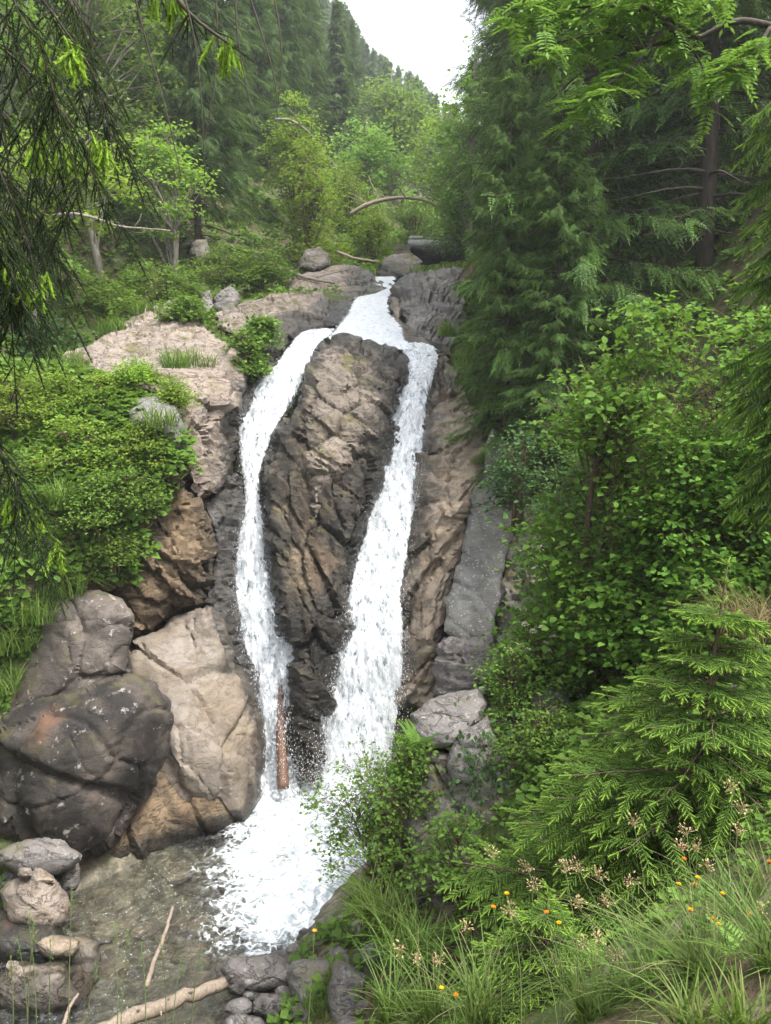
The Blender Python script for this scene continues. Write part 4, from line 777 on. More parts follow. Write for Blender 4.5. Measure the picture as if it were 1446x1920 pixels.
for k, (px, d) in enumerate(((915, 37), (960, 31), (1010, 25), (1060, 34), (1120, 28), (1230, 23), (1250, 30), (1330, 24), (1460, 23))): spr(sp_mid[int(rng.integers(0, 2))], px, d, 1.05, 'dark spruce in the depth of the right wood, %s from the sky gap' % ORD[k], GR)
# ------------------------------------------------------------------ broad-leaved trees and shrubs
def leafy(name, label, cat, loc, mat, wmat='twig', sc_=1, **kw):
    kw.setdefault('dome', cat in ('shrub', 'bush'))
    wd, bg_ = leafy_mesh(**kw); t = proto(name, wd, bg_, M[wmat], M[mat], label, cat, 'crown' if cat == 'tree' else 'foliage', 'trunk' if cat == 'tree' else 'stems'); t.location = loc; return t
leafy('birch_tree', 'tall pale green birch in the valley behind the stream', 'tree', gnd(735, 52, -.2), 'leaf_birch', 'bark_l', H=8.4, rx=2.2, crown0=.06, nc=150, per=46, leaf=.22, tpl=LEAF2, clump=.75)
leafy('alder_tree', 'yellow-green young tree in the valley gap before the far ridge', 'tree', gnd(835, 46, -.2), 'leaf_light', 'bark_l', H=9, rx=2.3, crown0=.1, nc=110, per=46, leaf=.2, tpl=LEAF2, clump=.6)
leafy('alder_tree', 'light green tree half behind the spruces at the right of the valley', 'tree', gnd(880, 30, -.2), 'leaf_birch', 'bark_l', H=8.2, rx=1.6, crown0=.05, nc=110, per=46, leaf=.14, tpl=LEAF2, clump=.45)
leafy('alder_tree', 'round light green tree above the bent trunk', 'tree', gnd(690, 40, -.2), 'leaf_birch', 'bark_l', H=5.2, rx=1.9, crown0=.1, nc=80, per=45, leaf=.18, tpl=LEAF2, clump=.55)
leafy('alder_bush', 'large bright green bush on the left bank behind the ledges', 'bush', gnd(590, 27, -.2), 'leaf_light', H=4.4, rx=1.5, crown0=.06, nc=130, per=50, leaf=.11, clump=.36, stems=4, tpl=LEAF2)
leafy('alder_bush', 'taller bright green bush against the dark spruces', 'bush', gnd(560, 30, -.2), 'leaf_light', dome=False, H=5.4, rx=1.1, crown0=.2, nc=100, per=50, leaf=.12, clump=.36, stems=3, tpl=LEAF2)
leafy('alder_bush', 'fresh green bush left of the bridge abutment', 'bush', gnd(700, 31.5, -.2), 'leaf_light', H=2.8, rx=1.1, crown0=.0, nc=90, per=50, leaf=.11, clump=.34, stems=4, tpl=LEAF2)
leafy('willow_bush', 'pale green thicket growing on the bank above the bridge', 'bush', gnd(770, 39, -.2), 'leaf_birch', H=3.6, rx=2.0, crown0=.0, nc=120, per=50, leaf=.14, clump=.45, stems=6, tpl=LEAFN)
leafy('willow_bush', 'green bush under the bent trunk', 'bush', gnd(655, 35, -.2), 'leaf_light', H=3.2, rx=1.6, crown0=.0, nc=100, per=50, leaf=.13, clump=.4, stems=5, tpl=LEAFN)
leafy('willow_bush', 'leafy bush at the right end of the bridge deck', 'bush', gnd(855, 31, 1.0), 'leaf_birch', H=3.0, rx=1.3, crown0=.0, nc=90, per=50, leaf=.12, clump=.4, stems=5, tpl=LEAFN)
leafy('maple_tree', 'slanting maple with light leaves left of the dark spruces', 'tree', gnd(80, 15.8, -.1), 'leaf_light', 'bark_l', H=4.6, rx=1.6, crown0=.40, nc=130, per=30, leaf=.115, clump=.30, lean=(1.1, 0), flat=.4, hole=.08, stems=2)
leafy('maple_tree', 'small light-leaved tree standing out before the shadowy left wood', 'tree', gnd(335, 22.5, -.1), 'leaf_light', 'bark_l', H=5.0, rx=1.15, crown0=.25, nc=110, per=30, leaf=.12, clump=.34, flat=.35, stems=3, hole=.1, spread=.7)
leafy('birch_tree', 'thin pale tree rising behind the maple at far left', 'tree', gnd(215, 23, -.1), 'leaf_mid', 'bark_l', H=10, rx=1.7, crown0=.35, nc=110, per=42, leaf=.13, clump=.42, tpl=LEAF2)
leafy('birch_tree', 'leafy tree at the left frame edge behind the hanging spruce branches', 'tree', gnd(40, 20, -.1), 'leaf_mid', 'bark_l', H=8.5, rx=1.9, crown0=.2, nc=120, per=42, leaf=.13, clump=.42, tpl=LEAF2)
hz = leafy('hazel_bush', 'large hazel bush with round bright leaves on the right slope', 'bush', gnd(1235, 9.0, -.2), 'leaf_hazel', H=4.4, rx=1.75, crown0=.0, nc=640, per=28, leaf=.092, tpl=LEAFR, clump=.36, stems=7, flat=.24, spread=.8, hole=.13, r0=.012)
copy_tree(hz, gnd(1395, 8.0, -.3), 2.1, .8, 'hazel bush crowding the right frame edge under the spruce boughs')
copy_tree(hz, gnd(1120, 10.4, -.2), 4.0, (.62, .62, .8), 'hazel bush reaching left of the large hazel towards the grey slab')
leafy('hazel_bush', 'arching hazel boughs with lit tips left of the big hazel', 'bush', gnd(1130, 9.6, -.2), 'leaf_hazel', dome=False, H=4.4, rx=.85, crown0=.62, nc=70, per=22, leaf=.085, tpl=LEAFR, clump=.2, stems=3, flat=.4)
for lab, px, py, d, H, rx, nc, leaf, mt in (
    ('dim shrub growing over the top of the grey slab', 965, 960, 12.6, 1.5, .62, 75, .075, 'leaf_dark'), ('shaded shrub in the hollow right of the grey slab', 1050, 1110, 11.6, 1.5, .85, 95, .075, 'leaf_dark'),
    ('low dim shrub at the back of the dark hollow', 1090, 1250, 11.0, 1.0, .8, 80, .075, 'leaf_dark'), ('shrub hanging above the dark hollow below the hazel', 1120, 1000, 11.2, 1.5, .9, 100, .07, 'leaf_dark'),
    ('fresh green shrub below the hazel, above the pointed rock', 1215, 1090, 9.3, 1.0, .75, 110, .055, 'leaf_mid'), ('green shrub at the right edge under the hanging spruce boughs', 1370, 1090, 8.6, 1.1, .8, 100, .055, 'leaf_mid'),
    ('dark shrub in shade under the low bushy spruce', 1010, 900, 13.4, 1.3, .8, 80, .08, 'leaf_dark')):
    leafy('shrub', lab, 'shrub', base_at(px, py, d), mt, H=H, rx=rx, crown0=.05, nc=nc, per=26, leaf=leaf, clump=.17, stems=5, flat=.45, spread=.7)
# left bank shrubs
LB = [('bright bilberry bush at the left frame edge of the bank', 25, 800, 12.6, .95, .8, 'leaf_light'), ('yellow-green bush at the top left of the bank below the shelf', 110, 770, 13.2, .8, .75, 'leaf_light'), ('pale bush against the tip of the rock shelf', 195, 760, 13.3, .5, .55, 'leaf_light'),
      ('broad light green bush in the middle of the left bank', 150, 880, 12.1, .85, .8, 'leaf_light'), ('light green bush beside the whitish boulder nose', 262, 868, 12.3, .7, .55, 'leaf_light'), ('deep green bush low on the left bank', 190, 980, 11.5, .75, .65, 'leaf_mid'),
      ('green bush hanging over the dark overhang of the left bank', 250, 950, 11.8, .65, .45, 'leaf_mid'), ('green bush at the left frame edge above the ferns', 50, 940, 11.7, .85, .75, 'leaf_mid'), ('small bush on the lip of the shaded overhang', 215, 1050, 11.5, .5, .4, 'leaf_mid'),
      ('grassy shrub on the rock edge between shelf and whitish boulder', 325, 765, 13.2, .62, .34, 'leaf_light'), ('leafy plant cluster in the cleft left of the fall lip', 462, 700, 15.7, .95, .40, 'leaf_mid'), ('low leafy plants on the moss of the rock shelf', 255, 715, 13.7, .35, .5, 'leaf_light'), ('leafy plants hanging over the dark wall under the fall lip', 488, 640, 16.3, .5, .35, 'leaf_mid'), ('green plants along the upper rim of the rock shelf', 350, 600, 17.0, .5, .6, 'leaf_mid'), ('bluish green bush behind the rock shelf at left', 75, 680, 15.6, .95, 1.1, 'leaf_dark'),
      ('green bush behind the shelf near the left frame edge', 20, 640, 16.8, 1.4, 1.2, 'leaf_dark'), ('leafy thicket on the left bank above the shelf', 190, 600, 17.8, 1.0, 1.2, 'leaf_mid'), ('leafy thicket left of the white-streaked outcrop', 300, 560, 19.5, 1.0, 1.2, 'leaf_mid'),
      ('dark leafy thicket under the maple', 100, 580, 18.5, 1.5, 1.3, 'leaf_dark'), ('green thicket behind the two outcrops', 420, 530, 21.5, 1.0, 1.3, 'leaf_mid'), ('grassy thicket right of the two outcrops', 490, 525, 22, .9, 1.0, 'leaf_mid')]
for lab, px, py, d, H, rx, mt in LB:
    leafy('shrub', lab, 'shrub', base_at(px, py, d), mt, H=H, rx=rx, crown0=.0, nc=int(70 + 60 * rx), per=26, leaf=.055 if d < 14 else .085, clump=.16, stems=5, flat=.5, spread=.8, tpl=LEAF if d < 14 else LEAF2)
# right bank foreground shrubs
leafy('shrub', 'thin-twigged shrub leaning out over the white foam', 'shrub', base_at(725, 1690, 7.6), 'leaf_mid', dome=False, H=1.8, rx=.72, crown0=.03, nc=300, per=16, leaf=.044, clump=.11, stems=8, flat=.7, lean=(-.28, 0), spread=1.0, tpl=LEAF2, hole=.1, r0=.008, twigr=.003)
leafy('shrub', 'fresh green shrub on the right bank below the ferns', 'shrub', base_at(770, 1500, 7.7), 'leaf_mid', H=.75, rx=.36, crown0=.05, nc=70, per=22, leaf=.05, clump=.11, stems=5)
leafy('shrub', 'green shrub at the foot of the shaded rock wall', 'shrub', base_at(860, 1640, 6.6), 'leaf_mid', H=.6, rx=.45, crown0=.0, nc=70, per=20, leaf=.05, clump=.12, stems=5)
leafy('shrub', 'shrub on the bank right of the jutting ledge', 'shrub', base_at(960, 1345, 8.6), 'leaf_mid', H=.85, rx=.6, crown0=.0, nc=110, per=24, leaf=.045, clump=.13, stems=6)
leafy('shrub', 'dense shrub between jutting ledge and young spruce', 'shrub', base_at(1010, 1420, 7.6), 'leaf_mid', H=.7, rx=.5, crown0=.0, nc=90, per=24, leaf=.045, clump=.13, stems=6)
fl = leafy('elder_shrub', 'shrub with small cream flower heads before the dark hollow', 'shrub', base_at(1005, 1290, 9.0), 'leaf_mid', H=.85, rx=.62, crown0=.1, nc=100, per=24, leaf=.06, clump=.14, stems=6)
for k, (px, py) in enumerate(((1000, 1185), (1018, 1178), (1038, 1196), (1022, 1208), (975, 1212), (990, 1220), (1028, 1222), (952, 1218), (985, 1172), (962, 1228))):
    n = 26; d_ = rdir(n, .0, 1.); bb = Bag(); bb.add(LEAF2, frames(d_, None), d_ * .028 * np.array([1, 1, .6]), np.full(n, .028)); o = bb.obj('flower_head', M['white_petal'], fl); o.location = Vector(pt(px, py, 8.75)) - Vector(fl.location)
# vine on the shaded rock
vb = Bag(); n = 620; px = rng.normal(925, 45, n); py = rng.normal(1470, 62, n); p = P(px, py, 7.45 + .0012 * (1470 - py) + rng.uniform(-.12, .12, n)); vb.add(LEAF, frames(np.stack([rng.normal(0, .5, n), rng.normal(-.6, .2, n), rng.normal(-.7, .3, n)], -1), None, rng.normal(0, .4, n)), p, rng.uniform(.035, .07, n))
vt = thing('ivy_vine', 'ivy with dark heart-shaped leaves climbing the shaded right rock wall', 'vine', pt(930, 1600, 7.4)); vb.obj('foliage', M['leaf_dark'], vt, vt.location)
ws = [tube(spline(P(np.array([900 + 14 * k, 915 + 8 * k, 890 + 16 * k, 905 + 14 * k]), np.array([1640, 1560, 1480, 1390 + 6 * k]), np.array([7.35, 7.4, 7.45, 7.5])), 9), .005, 4) for k in range(5)]
V, T = join(ws); mk('stems', V - np.array(vt.location), T, M['twig'], vt)
# ------------------------------------------------------------------ ferns
def fern(label, loc, size, n=9, up=.55, mat='fern'):
    t = thing('fern', label, 'fern', loc); az0 = rng.uniform(0, 6.3)
    for k in range(n):
        bb = Bag(); az = az0 + 6.283 * k / n + rng.normal(0, .15); d_ = np.array([[math.cos(az), math.sin(az), up + rng.normal(0, .12)]]); bb.add(FROND, frames(d_), np.zeros((1, 3)), np.array([size * rng.uniform(.8, 1.1)])); bb.obj('frond', M[mat], t)
    return t
fern('fern arching out of the middle of the left bank', base_at(195, 905, 11.7), .5)
fern('fern at the left frame edge below the bilberry bushes', base_at(35, 1060, 11.2), .55)
fern('fern with wide light fronds at the rim above the mossy-topped boulder', base_at(165, 1085, 11.3), .42, 7, .15)
fern('fern standing upright by the right waterfall on the jutting ledge', base_at(782, 1400, 7.8), .40, 11, 1.1)
fern('dim fern in the shaded hollow beneath the hazel', base_at(1190, 1210, 9.6), .5, 9, .6)
fern('fern half cut off at the lower right frame edge', base_at(1440, 1840, 2.5), .30, 8, .6)
fern('fern on the left bank above the grass slope', base_at(110, 1000, 11.3), .45)
# ------------------------------------------------------------------ bridge, bent trunk, logs, sticks
def boxm(x0, x1, y0, y1, z0, z1, nz=0, seed=0):
    bm = bmesh.new(); bmesh.ops.create_cube(bm, size=1, matrix=Matrix.LocRotScale(Vector(((x0 + x1) / 2, (y0 + y1) / 2, (z0 + z1) / 2)), None, Vector((x1 - x0, y1 - y0, z1 - z0))))
    bmesh.ops.bevel(bm, geom=bm.edges[:], offset=.03, segments=2, affect='EDGES'); bmesh.ops.triangulate(bm, faces=bm.faces[:])
    V = np.array([v_.co[:] for v_ in bm.verts]); T = np.array([[v_.index for v_ in f_.verts] for f_ in bm.faces]); bm.free(); return V, T
a_, b2 = pt(770, 449, 32), pt(770, 463, 32); br = thing('bridge', 'low stained concrete bridge over the upper stream', 'bridge', (a_[0], 32, b2[2] - .8)); L0 = np.array(br.location)
V, T = boxm(a_[0] - .1, a_[0] + 6, 32, 43, b2[2], a_[2]); mk('deck', V - L0, T, M['concrete'], br)
V, T = boxm(a_[0] - .62, a_[0] - .003, 31.9, 43.2, b2[2] - 2.2, b2[2] + .08); mk('abutment', V - L0, T, M['mossy'], br)
V, T = boxm(a_[0] + 4.6, a_[0] + 6.2, 32.05, 43.2, b2[2] - 2.2, b2[2] - .003); mk('abutment', V - L0, T, M['concrete'], br)
V, T = boxm(a_[0] - .05, a_[0] + .5, 32.02, 32.3, a_[2] + .003, a_[2] + .15); mk('kerb', V - L0, T, M['concrete'], br)
V, T = boxm(a_[0] + .6, a_[0] + 6, 32.02, 32.3, a_[2] + .003, a_[2] + .1); mk('kerb', V - L0, T, M['concrete'], br)
def stick(name, label, cat, pts, r0, r1, mat, n=24, sides=8, knots=0, twigs=0):
    path = spline([pt(*q) for q in pts], n); path += rng.normal(0, r0 * (.0 if mat == 'redwood' else .12), path.shape); t = thing(name, label, cat, path[0].tolist()); V, T = tube(path, np.linspace(r0, r1, n), sides); N = vnorm(V, T); V = V + N * (r0 * .16 * (fbm(V * 3 / max(r0 * 12, .2), 5, 3) - .5))[:, None]
    mk('trunk', V - path[0], T, M[mat], t, {'rnd': np.full(len(V), .5)}, smooth=True)
    for k in range(knots + twigs):
        i = int(rng.integers(2, n - 2)); d_ = rdir(1, -.2, 1)[0]; L = r0 * rng.uniform(1.2, 1.8) if k < knots else r0 * rng.uniform(8, 25)
        V, T = tube(spline([path[i], path[i] + d_ * L * .5 + rng.normal(0, L * .05, 3), path[i] + d_ * L], 5), np.linspace(r0 * .3, r0 * .12, 5), 5); mk('branch_stub' if k < knots else 'twig', V - path[0], T, M[mat], t, {'rnd': np.full(len(V), .5)}, smooth=True)
    return t
stick('bent_trunk', 'bare pale trunk bent in an arch over the bushes', 'trunk', [(655, 402, 31), (690, 383, 31), (740, 371, 31.2), (785, 373, 31.4), (830, 390, 31.6)], .085, .05, 'deadwood', twigs=5)
stick('fallen_branch', 'thin fallen branch sloping down to the pale ledges', 'branch', [(482, 474, 23.5), (520, 500, 22.8), (580, 522, 22.3), (628, 530, 22)], .07, .035, 'bark_l', twigs=4)
stick('fallen_branch', 'pale stick lying left of the stream boulder', 'branch', [(632, 472, 26), (665, 484, 25.6), (712, 491, 25.2)], .05, .03, 'deadwood')
stick('dead_branch', 'bleached dead twig lying on the rock shelf', 'branch', [(255, 628, 15.4), (268, 612, 15.5), (272, 590, 15.6), (275, 572, 15.7)], .02, .008, 'deadwood', twigs=5)
stick('dead_branch', 'long bare grey bough across the maple leaves', 'branch', [(98, 405, 15), (150, 402, 14.8), (230, 425, 14.7), (320, 432, 14.7)], .035, .012, 'bark_l', twigs=5)
stick('dead_branch', 'grey bough bending above the tall bright bush', 'branch', [(515, 224, 29), (545, 226, 29), (575, 245, 29), (590, 262, 29)], .06, .02, 'bark_l', twigs=4)
stick('log', 'reddish peeled log standing in the left waterfall foot', 'log', [(531, 1478, 12.0), (529, 1420, 12.3), (527, 1340, 12.72), (525, 1250, 13.15)], .10, .09, 'redwood', knots=2)
stick('log', 'bleached bare log lying across the pool outlet', 'log', [(120, 1965, 6.75), (250, 1908, 7.1), (340, 1873, 7.4), (432, 1838, 7.7)], .085, .065, 'deadwood', knots=7)
stick('stick', 'thin peeled stick poking out of the shallow pool', 'stick', [(274, 1850, 7.75), (290, 1800, 8.1), (308, 1755, 8.5), (324, 1700, 9.0)], .028, .018, 'deadwood', knots=4)
stick('dead_branch', 'short driftwood piece by the corner rock', 'branch', [(118, 1925, 7.1), (130, 1890, 7.3), (146, 1864, 7.5)], .022, .015, 'deadwood')
# ------------------------------------------------------------------ near spruces built shoot by shoot
def shoots_on(bag, path, side, L, n, size, tipf, hang=.15, spreadv=.25, tpl=None):
    """needle shoots both sides of a twig path"""
    tpl = tpl or SHOOT
    t = np.linspace(.10, 1, n); s = np.linspace(0, 1, len(path)); p = np.stack([np.interp(t, s, path[:, j]) for j in range(3)], -1); tg = np.gradient(path, axis=0); tv = np.stack([np.interp(t, s, tg[:, j]) for j in range(3)], -1); tv /= np.linalg.norm(tv, axis=1, keepdims=True) + 1e-9
    for sd in (-1, 1):
        d_ = tv * .85 + sd * side[None] * .75 + np.array([0, 0, -hang])[None] + spreadv * .6 * rng.normal(size=(n, 3)); bag.add(tpl, frames(d_), p, size * rng.uniform(.75, 1.2, n) * (1.08 - .4 * t), tip=np.clip(tipf * (.15 + .85 * t ** 1.5) * rng.uniform(.5, 1.3, n), 0, 1))
    bag.add(tpl, frames(tv[-1:]), p[-1:], np.array([size * 1.1]), tip=np.array([min(1, tipf * 1.1)]))
    bag.add(tpl, frames(tv), p, np.full(n, size * .8), tip=np.zeros(n))
def bough(bag, wood, p0, d0, L, size=.07, droop=.25, tipf=.9, subs=9, dens=1.0, r=.008, hang=.15, rise=.0):
    """one spruce bough: axis, flat side twigs, shoots"""
    d0 = np.asarray(d0, float) / np.linalg.norm(d0); s = np.linspace(0, 1, 9)[:, None]; path = np.asarray(p0) + d0 * L * s + np.array([0, 0, -droop * L]) * s ** 2 + np.array([0, 0, rise * L]) * s ** 4 + rng.normal(0, .008 * L, (9, 3)) * s
    wood.append(tube(path, np.linspace(r, r * .3, 9), 5, False)); side = np.cross(d0, (0, 0, 1.)); side /= np.linalg.norm(side) + 1e-9
    shoots_on(bag, path[3:], side, L, max(3, int(L * 6 / size * .08)), size, tipf, hang)
    for k in range(subs):
        t = .16 + .8 * k / subs + rng.uniform(-.03, .03); c = np.array([np.interp(t, s[:, 0], path[:, j]) for j in range(3)])
        for sd in (-1, 1):
            l = L * (.50 * (1 - t) ** .8 + .12) * rng.uniform(.8, 1.2); dd = d0 * .75 + sd * side * .8 + np.array([0, 0, -hang * rng.uniform(.3, 1.8)]); dd /= np.linalg.norm(dd); q = np.linspace(0, 1, 5)[:, None]; sp_ = c + dd * l * q + np.array([0, 0, -.18 * l]) * q ** 2
            wood.append(tube(sp_, np.linspace(r * .35, r * .18, 5), 3, False)); s2 = np.cross(dd, (0, 0, 1.)); s2 /= np.linalg.norm(s2) + 1e-9
            shoots_on(bag, sp_, s2, l, max(3, int(dens * l / size * 1.8)), size, tipf, hang)
def young_spruce(label, loc, H, L, size=.065, whorls=9, nb=6, tipf=.9, top=(0.03, 0), dens=1.0, name='young_spruce'):
    t = thing(name, label, 'tree', loc); bag = Bag(); wood = [tube(spline([(0, 0, -.2), (.01, 0, H * .4), (top[0] * .6, top[1], H * .75), (top[0], top[1], H)], 10), np.array([.036, .034, .031, .027, .023, .018, .013, .009, .006, .004]) * (H / 2.5) ** .7, 7)]
    for k in range(whorls):
        f = .03 + .90 * k / whorls; l0 = L * (1 - f) ** .95
        for j in range(nb):
            az = 6.283 * (j + .5 * (k % 2)) / nb + rng.normal(0, .2); l = l0 * rng.uniform(.75, 1.12); bough(bag, wood, (top[0] * f, 0, f * H + rng.uniform(-.04, .04)), (math.cos(az), math.sin(az), .38 - .15 * (1 - f)), l, size, .34, tipf, subs=max(3, int(8 * l / L)), dens=dens, r=.009 * l / L + .003, rise=.12)
    for q in np.linspace(.8, .99, 5):
        n = 5; d_ = rdir(n, .1, .7); bag.add(SHOOT, frames(d_), np.tile([top[0] * q, 0, H * q], (n, 1)), np.full(n, size), tip=np.ones(n))
    V, T = join(wood); mk('trunk', V, T, M['twig'], t, {'rnd': np.full(len(V), .5)}, smooth=True); bag.obj('crown', M['spruce_young'], t); return t
young_spruce('young spruce with soft green shoots in the right foreground', base_at(1285, 1745, 4.7), 2.50, 1.5, .078, 11, 8, .95, (.13, 0), dens=1.5)
young_spruce('low young spruce seedling among the grasses at the bottom right', base_at(1010, 1890, 3.3), .62, .46, .05, 5, 6, .9)
# spruce whose boughs hang in at the right frame edge
t = thing('spruce_tree', 'spruce at the right frame edge with drooping yellow-green boughs', 'tree', base_at(1640, 1250, 5.6)); B0 = np.array(t.location); bag = Bag(); wood = [tube([(0, 0, -.5), (0, 0, 3), (0, 0, 6.5)], [.11, .09, .04], 8)]
for py in np.arange(130, 960, 46):
    for k in range(2):
        z = pt(1640, py - 60, 5.6)[2] - B0[2]; az = math.pi + rng.uniform(-.75, .75); bough(bag, wood, (0, 0, z), (math.cos(az), math.sin(az), .05), rng.uniform(.85, 1.18), .09, .42, .95, subs=8, r=.011, hang=.6, dens=1.4)
V, T = join(wood); mk('trunk', V, T, M['bark'], t, {'rnd': np.full(len(V), .5)}, smooth=True); bag.obj('crown', M['spruce_young'], t)
# spruce hanging in at the top left, close to the lens
t = thing('spruce_tree', 'shadowed spruce boughs hanging into the top left corner', 'tree', (-2.6, 1.6, 4.6)); B0 = np.array(t.location); bag = Bag(); wood = [tube([(0, 0, -.4), (0, 0, 3), (0, 0, 6)], [.13, .11, .07], 8)]
def strand(pts, r=.004, n=10, size=.075, tip=.1, dens=1.0, subs=6, subL=.22, bare=0.0, attach=True):
    path = spline([pt(*q) for q in pts], 12) - B0
    if attach: wood.append(tube(spline([(0, 0, path[0][2] + .25), (path[0] * .5 + np.array([0, 0, path[0][2] * .5 + .2])).tolist(), path[0]], 8), np.linspace(r * 2.4, r, 8), 5, False))
    wood.append(tube(path, np.linspace(r, r * .4, 12), 5, False)); d0 = path[-1] - path[0]; side = np.cross(d0 / np.linalg.norm(d0), (0, 1., 0)); side /= np.linalg.norm(side) + 1e-9
    if bare < 1: shoots_on(bag, path[int(bare * 10):], side, 1, n, size, tip, .5, tpl=SHOOT_N)
    for k in range(subs):
        i = int(3 + 8 * k / max(1, subs)); c = path[i]
        for sd in (-1, 1):
            if rng.random() < .2: continue
            dd = np.array([sd * rng.uniform(.2, .7), rng.normal(0, .3), -1.]); l = subL * rng.uniform(.5, 1.2); q = np.linspace(0, 1, 5)[:, None]; sp_ = c + dd / np.linalg.norm(dd) * l * q + np.array([0, 0, -.1 * l]) * q ** 2; wood.append(tube(sp_, np.linspace(r * .5, r * .25, 5), 3, False))
            shoots_on(bag, sp_, np.array([1., 0, 0]) if rng.random() < .5 else np.array([.5, .8, 0]), l, max(2, int(dens * l / size * 1.6)), size, tip * float(rng.random() < .5), .6, tpl=SHOOT_N)
for q in ([(-80, -60, 2.2), (20, 60, 2.2), (60, 220, 2.2), (70, 420, 2.2)], [(-60, 40, 2.0), (60, 140, 2.1), (150, 260, 2.1), (190, 380, 2.1)], [(20, -80, 2.4), (110, 40, 2.4), (180, 150, 2.4), (215, 300, 2.4)], [(-100, 150, 2.0), (-20, 280, 2.0), (40, 420, 2.0), (75, 540, 2.0)], [(-90, 250, 2.3), (10, 330, 2.3), (80, 420, 2.3), (110, 520, 2.3)], [(60, -90, 2.6), (130, -10, 2.6), (170, 80, 2.6), (150, 200, 2.6)], [(-90, 330, 1.9), (-40, 430, 1.9), (10, 510, 1.9), (20, 560, 1.9)], [(-40, -80, 1.9), (40, 20, 1.9), (90, 130, 1.9), (110, 260, 1.9)], [(-100, 90, 2.4), (-10, 190, 2.4), (20, 330, 2.4), (40, 470, 2.4)], [(-100, 200, 1.8), (-50, 300, 1.8), (-10, 400, 1.8), (0, 520, 1.8)]): strand(q, tip=.0, subs=6, dens=1.1, n=9)
for q in ([(-120, 700, 2.0), (-40, 780, 2.0), (20, 880, 2.0), (60, 980, 2.0)], [(-110, 760, 2.2), (-30, 860, 2.2), (40, 960, 2.2), (105, 1035, 2.2)]): strand(q, tip=.25, subs=6, subL=.16, n=12, dens=1.4)
strand([(180, -140, 2.4), (300, -40, 2.4), (360, 30, 2.4), (432, 84, 2.4)], r=.010, tip=.0, subs=2, subL=.1, bare=.7, n=4)
for q in ([(240, -60, 2.3), (275, 80, 2.3), (305, 180, 2.3), (340, 330, 2.3)], [(330, -60, 2.3), (362, 60, 2.3), (378, 190, 2.3), (384, 330, 2.3)], [(440, -60, 2.4), (445, 60, 2.4), (460, 150, 2.4), (478, 235, 2.4)], [(450, -60, 2.4), (490, 60, 2.4), (515, 150, 2.4), (520, 220, 2.4)], [(505, -60, 2.4), (525, 60, 2.4), (528, 120, 2.4), (522, 190, 2.4)], [(400, -60, 2.5), (408, 60, 2.5), (400, 170, 2.5), (385, 260, 2.5)]): strand(q, r=.0032, bare=1.0, subs=0)
for px, py, d in ((98, 95, 2.0), (130, 90, 2.0), (60, 270, 2.1), (85, 268, 2.1), (118, 275, 2.1), (140, 270, 2.2), (168, 268, 2.2), (195, 272, 2.2), (8, 500, 1.9), (45, 510, 1.9), (78, 520, 1.9), (432, 86, 2.4), (424, 80, 2.4), (322, -8, 2.4), (300, -5, 2.4), (62, 950, 2.1), (20, 930, 2.0), (104, 1025, 2.2)):
    c = np.array(pt(px, py, d)) - B0; n = 6; d_ = np.array([0, 0, -1.]) + .24 * rng.normal(size=(n, 3)); bag.add(SHOOT, frames(d_), np.tile(c, (n, 1)) + rng.normal(0, .012, (n, 3)), rng.uniform(.06, .09, n), tip=np.full(n, 1.))
V, T = join(wood); mk('trunk', V, T, M['bark'], t, {'rnd': np.full(len(V), .5)}, smooth=True); bag.obj('crown', M['spruce_shade_tint'], t)
# rowan reaching in at the top right
t = thing('rowan_tree', 'rowan with feathery leaves reaching in at the top right', 'tree', (4.4, 5.6, 6.4)); B0 = np.array(t.location); bag = Bag(); wood = []
limb = [(1700, 120, 5.6), (1446, 48, 5.6), (1370, 42, 5.6), (1310, 70, 5.6), (1200, 90, 5.6), (1100, 130, 5.5), (1030, 190, 5.4)]
lp = spline([pt(*q) for q in limb], 24) - B0; wood += [tube(spline([(0, 0, -.6), (.05, 0, 1.2), lp[0].tolist()], 8), np.linspace(.07, .05, 8), 7), tube(lp, np.linspace(.026, .005, 24), 7)]
for q in ([(1180, -60, 5.6), (1240, 40, 5.6), (1310, 110, 5.6), (1334, 200, 5.6)], [(1310, 72, 5.6), (1240, 30, 5.5), (1120, 10, 5.4), (990, 40, 5.3)], [(1240, 60, 5.5), (1180, 130, 5.4), (1120, 170, 5.3), (1075, 205, 5.2)], [(1290, 80, 5.5), (1200, 10, 5.4), (1060, -20, 5.3), (960, 20, 5.2)], [(1370, 40, 5.6), (1330, -10, 5.4), (1250, -40, 5.3), (1180, -10, 5.2)], [(1446, 48, 5.6), (1420, 90, 5.5), (1390, 120, 5.4), (1340, 140, 5.3)], [(1200, 90, 5.5), (1150, 60, 5.4), (1080, 70, 5.3), (1000, 100, 5.2)]):
    p = spline([pt(*c) for c in q], 14) - B0; wood.append(tube(p, np.linspace(.016, .004, 14), 5))
    for i in range(3, 14):
        n = 6; d_ = rdir(n, -.5, .2) + np.array([-.5, 0, -.1]); bag.add(ROWAN, frames(d_), np.tile(p[i], (n, 1)) + rng.normal(0, .05, (n, 3)), rng.uniform(.13, .21, n))
V, T = join(wood); mk('trunk', V, T, M['bark'], t, {'rnd': np.full(len(V), .5)}, smooth=True); bag.obj('crown', M['leaf_mid'], t)
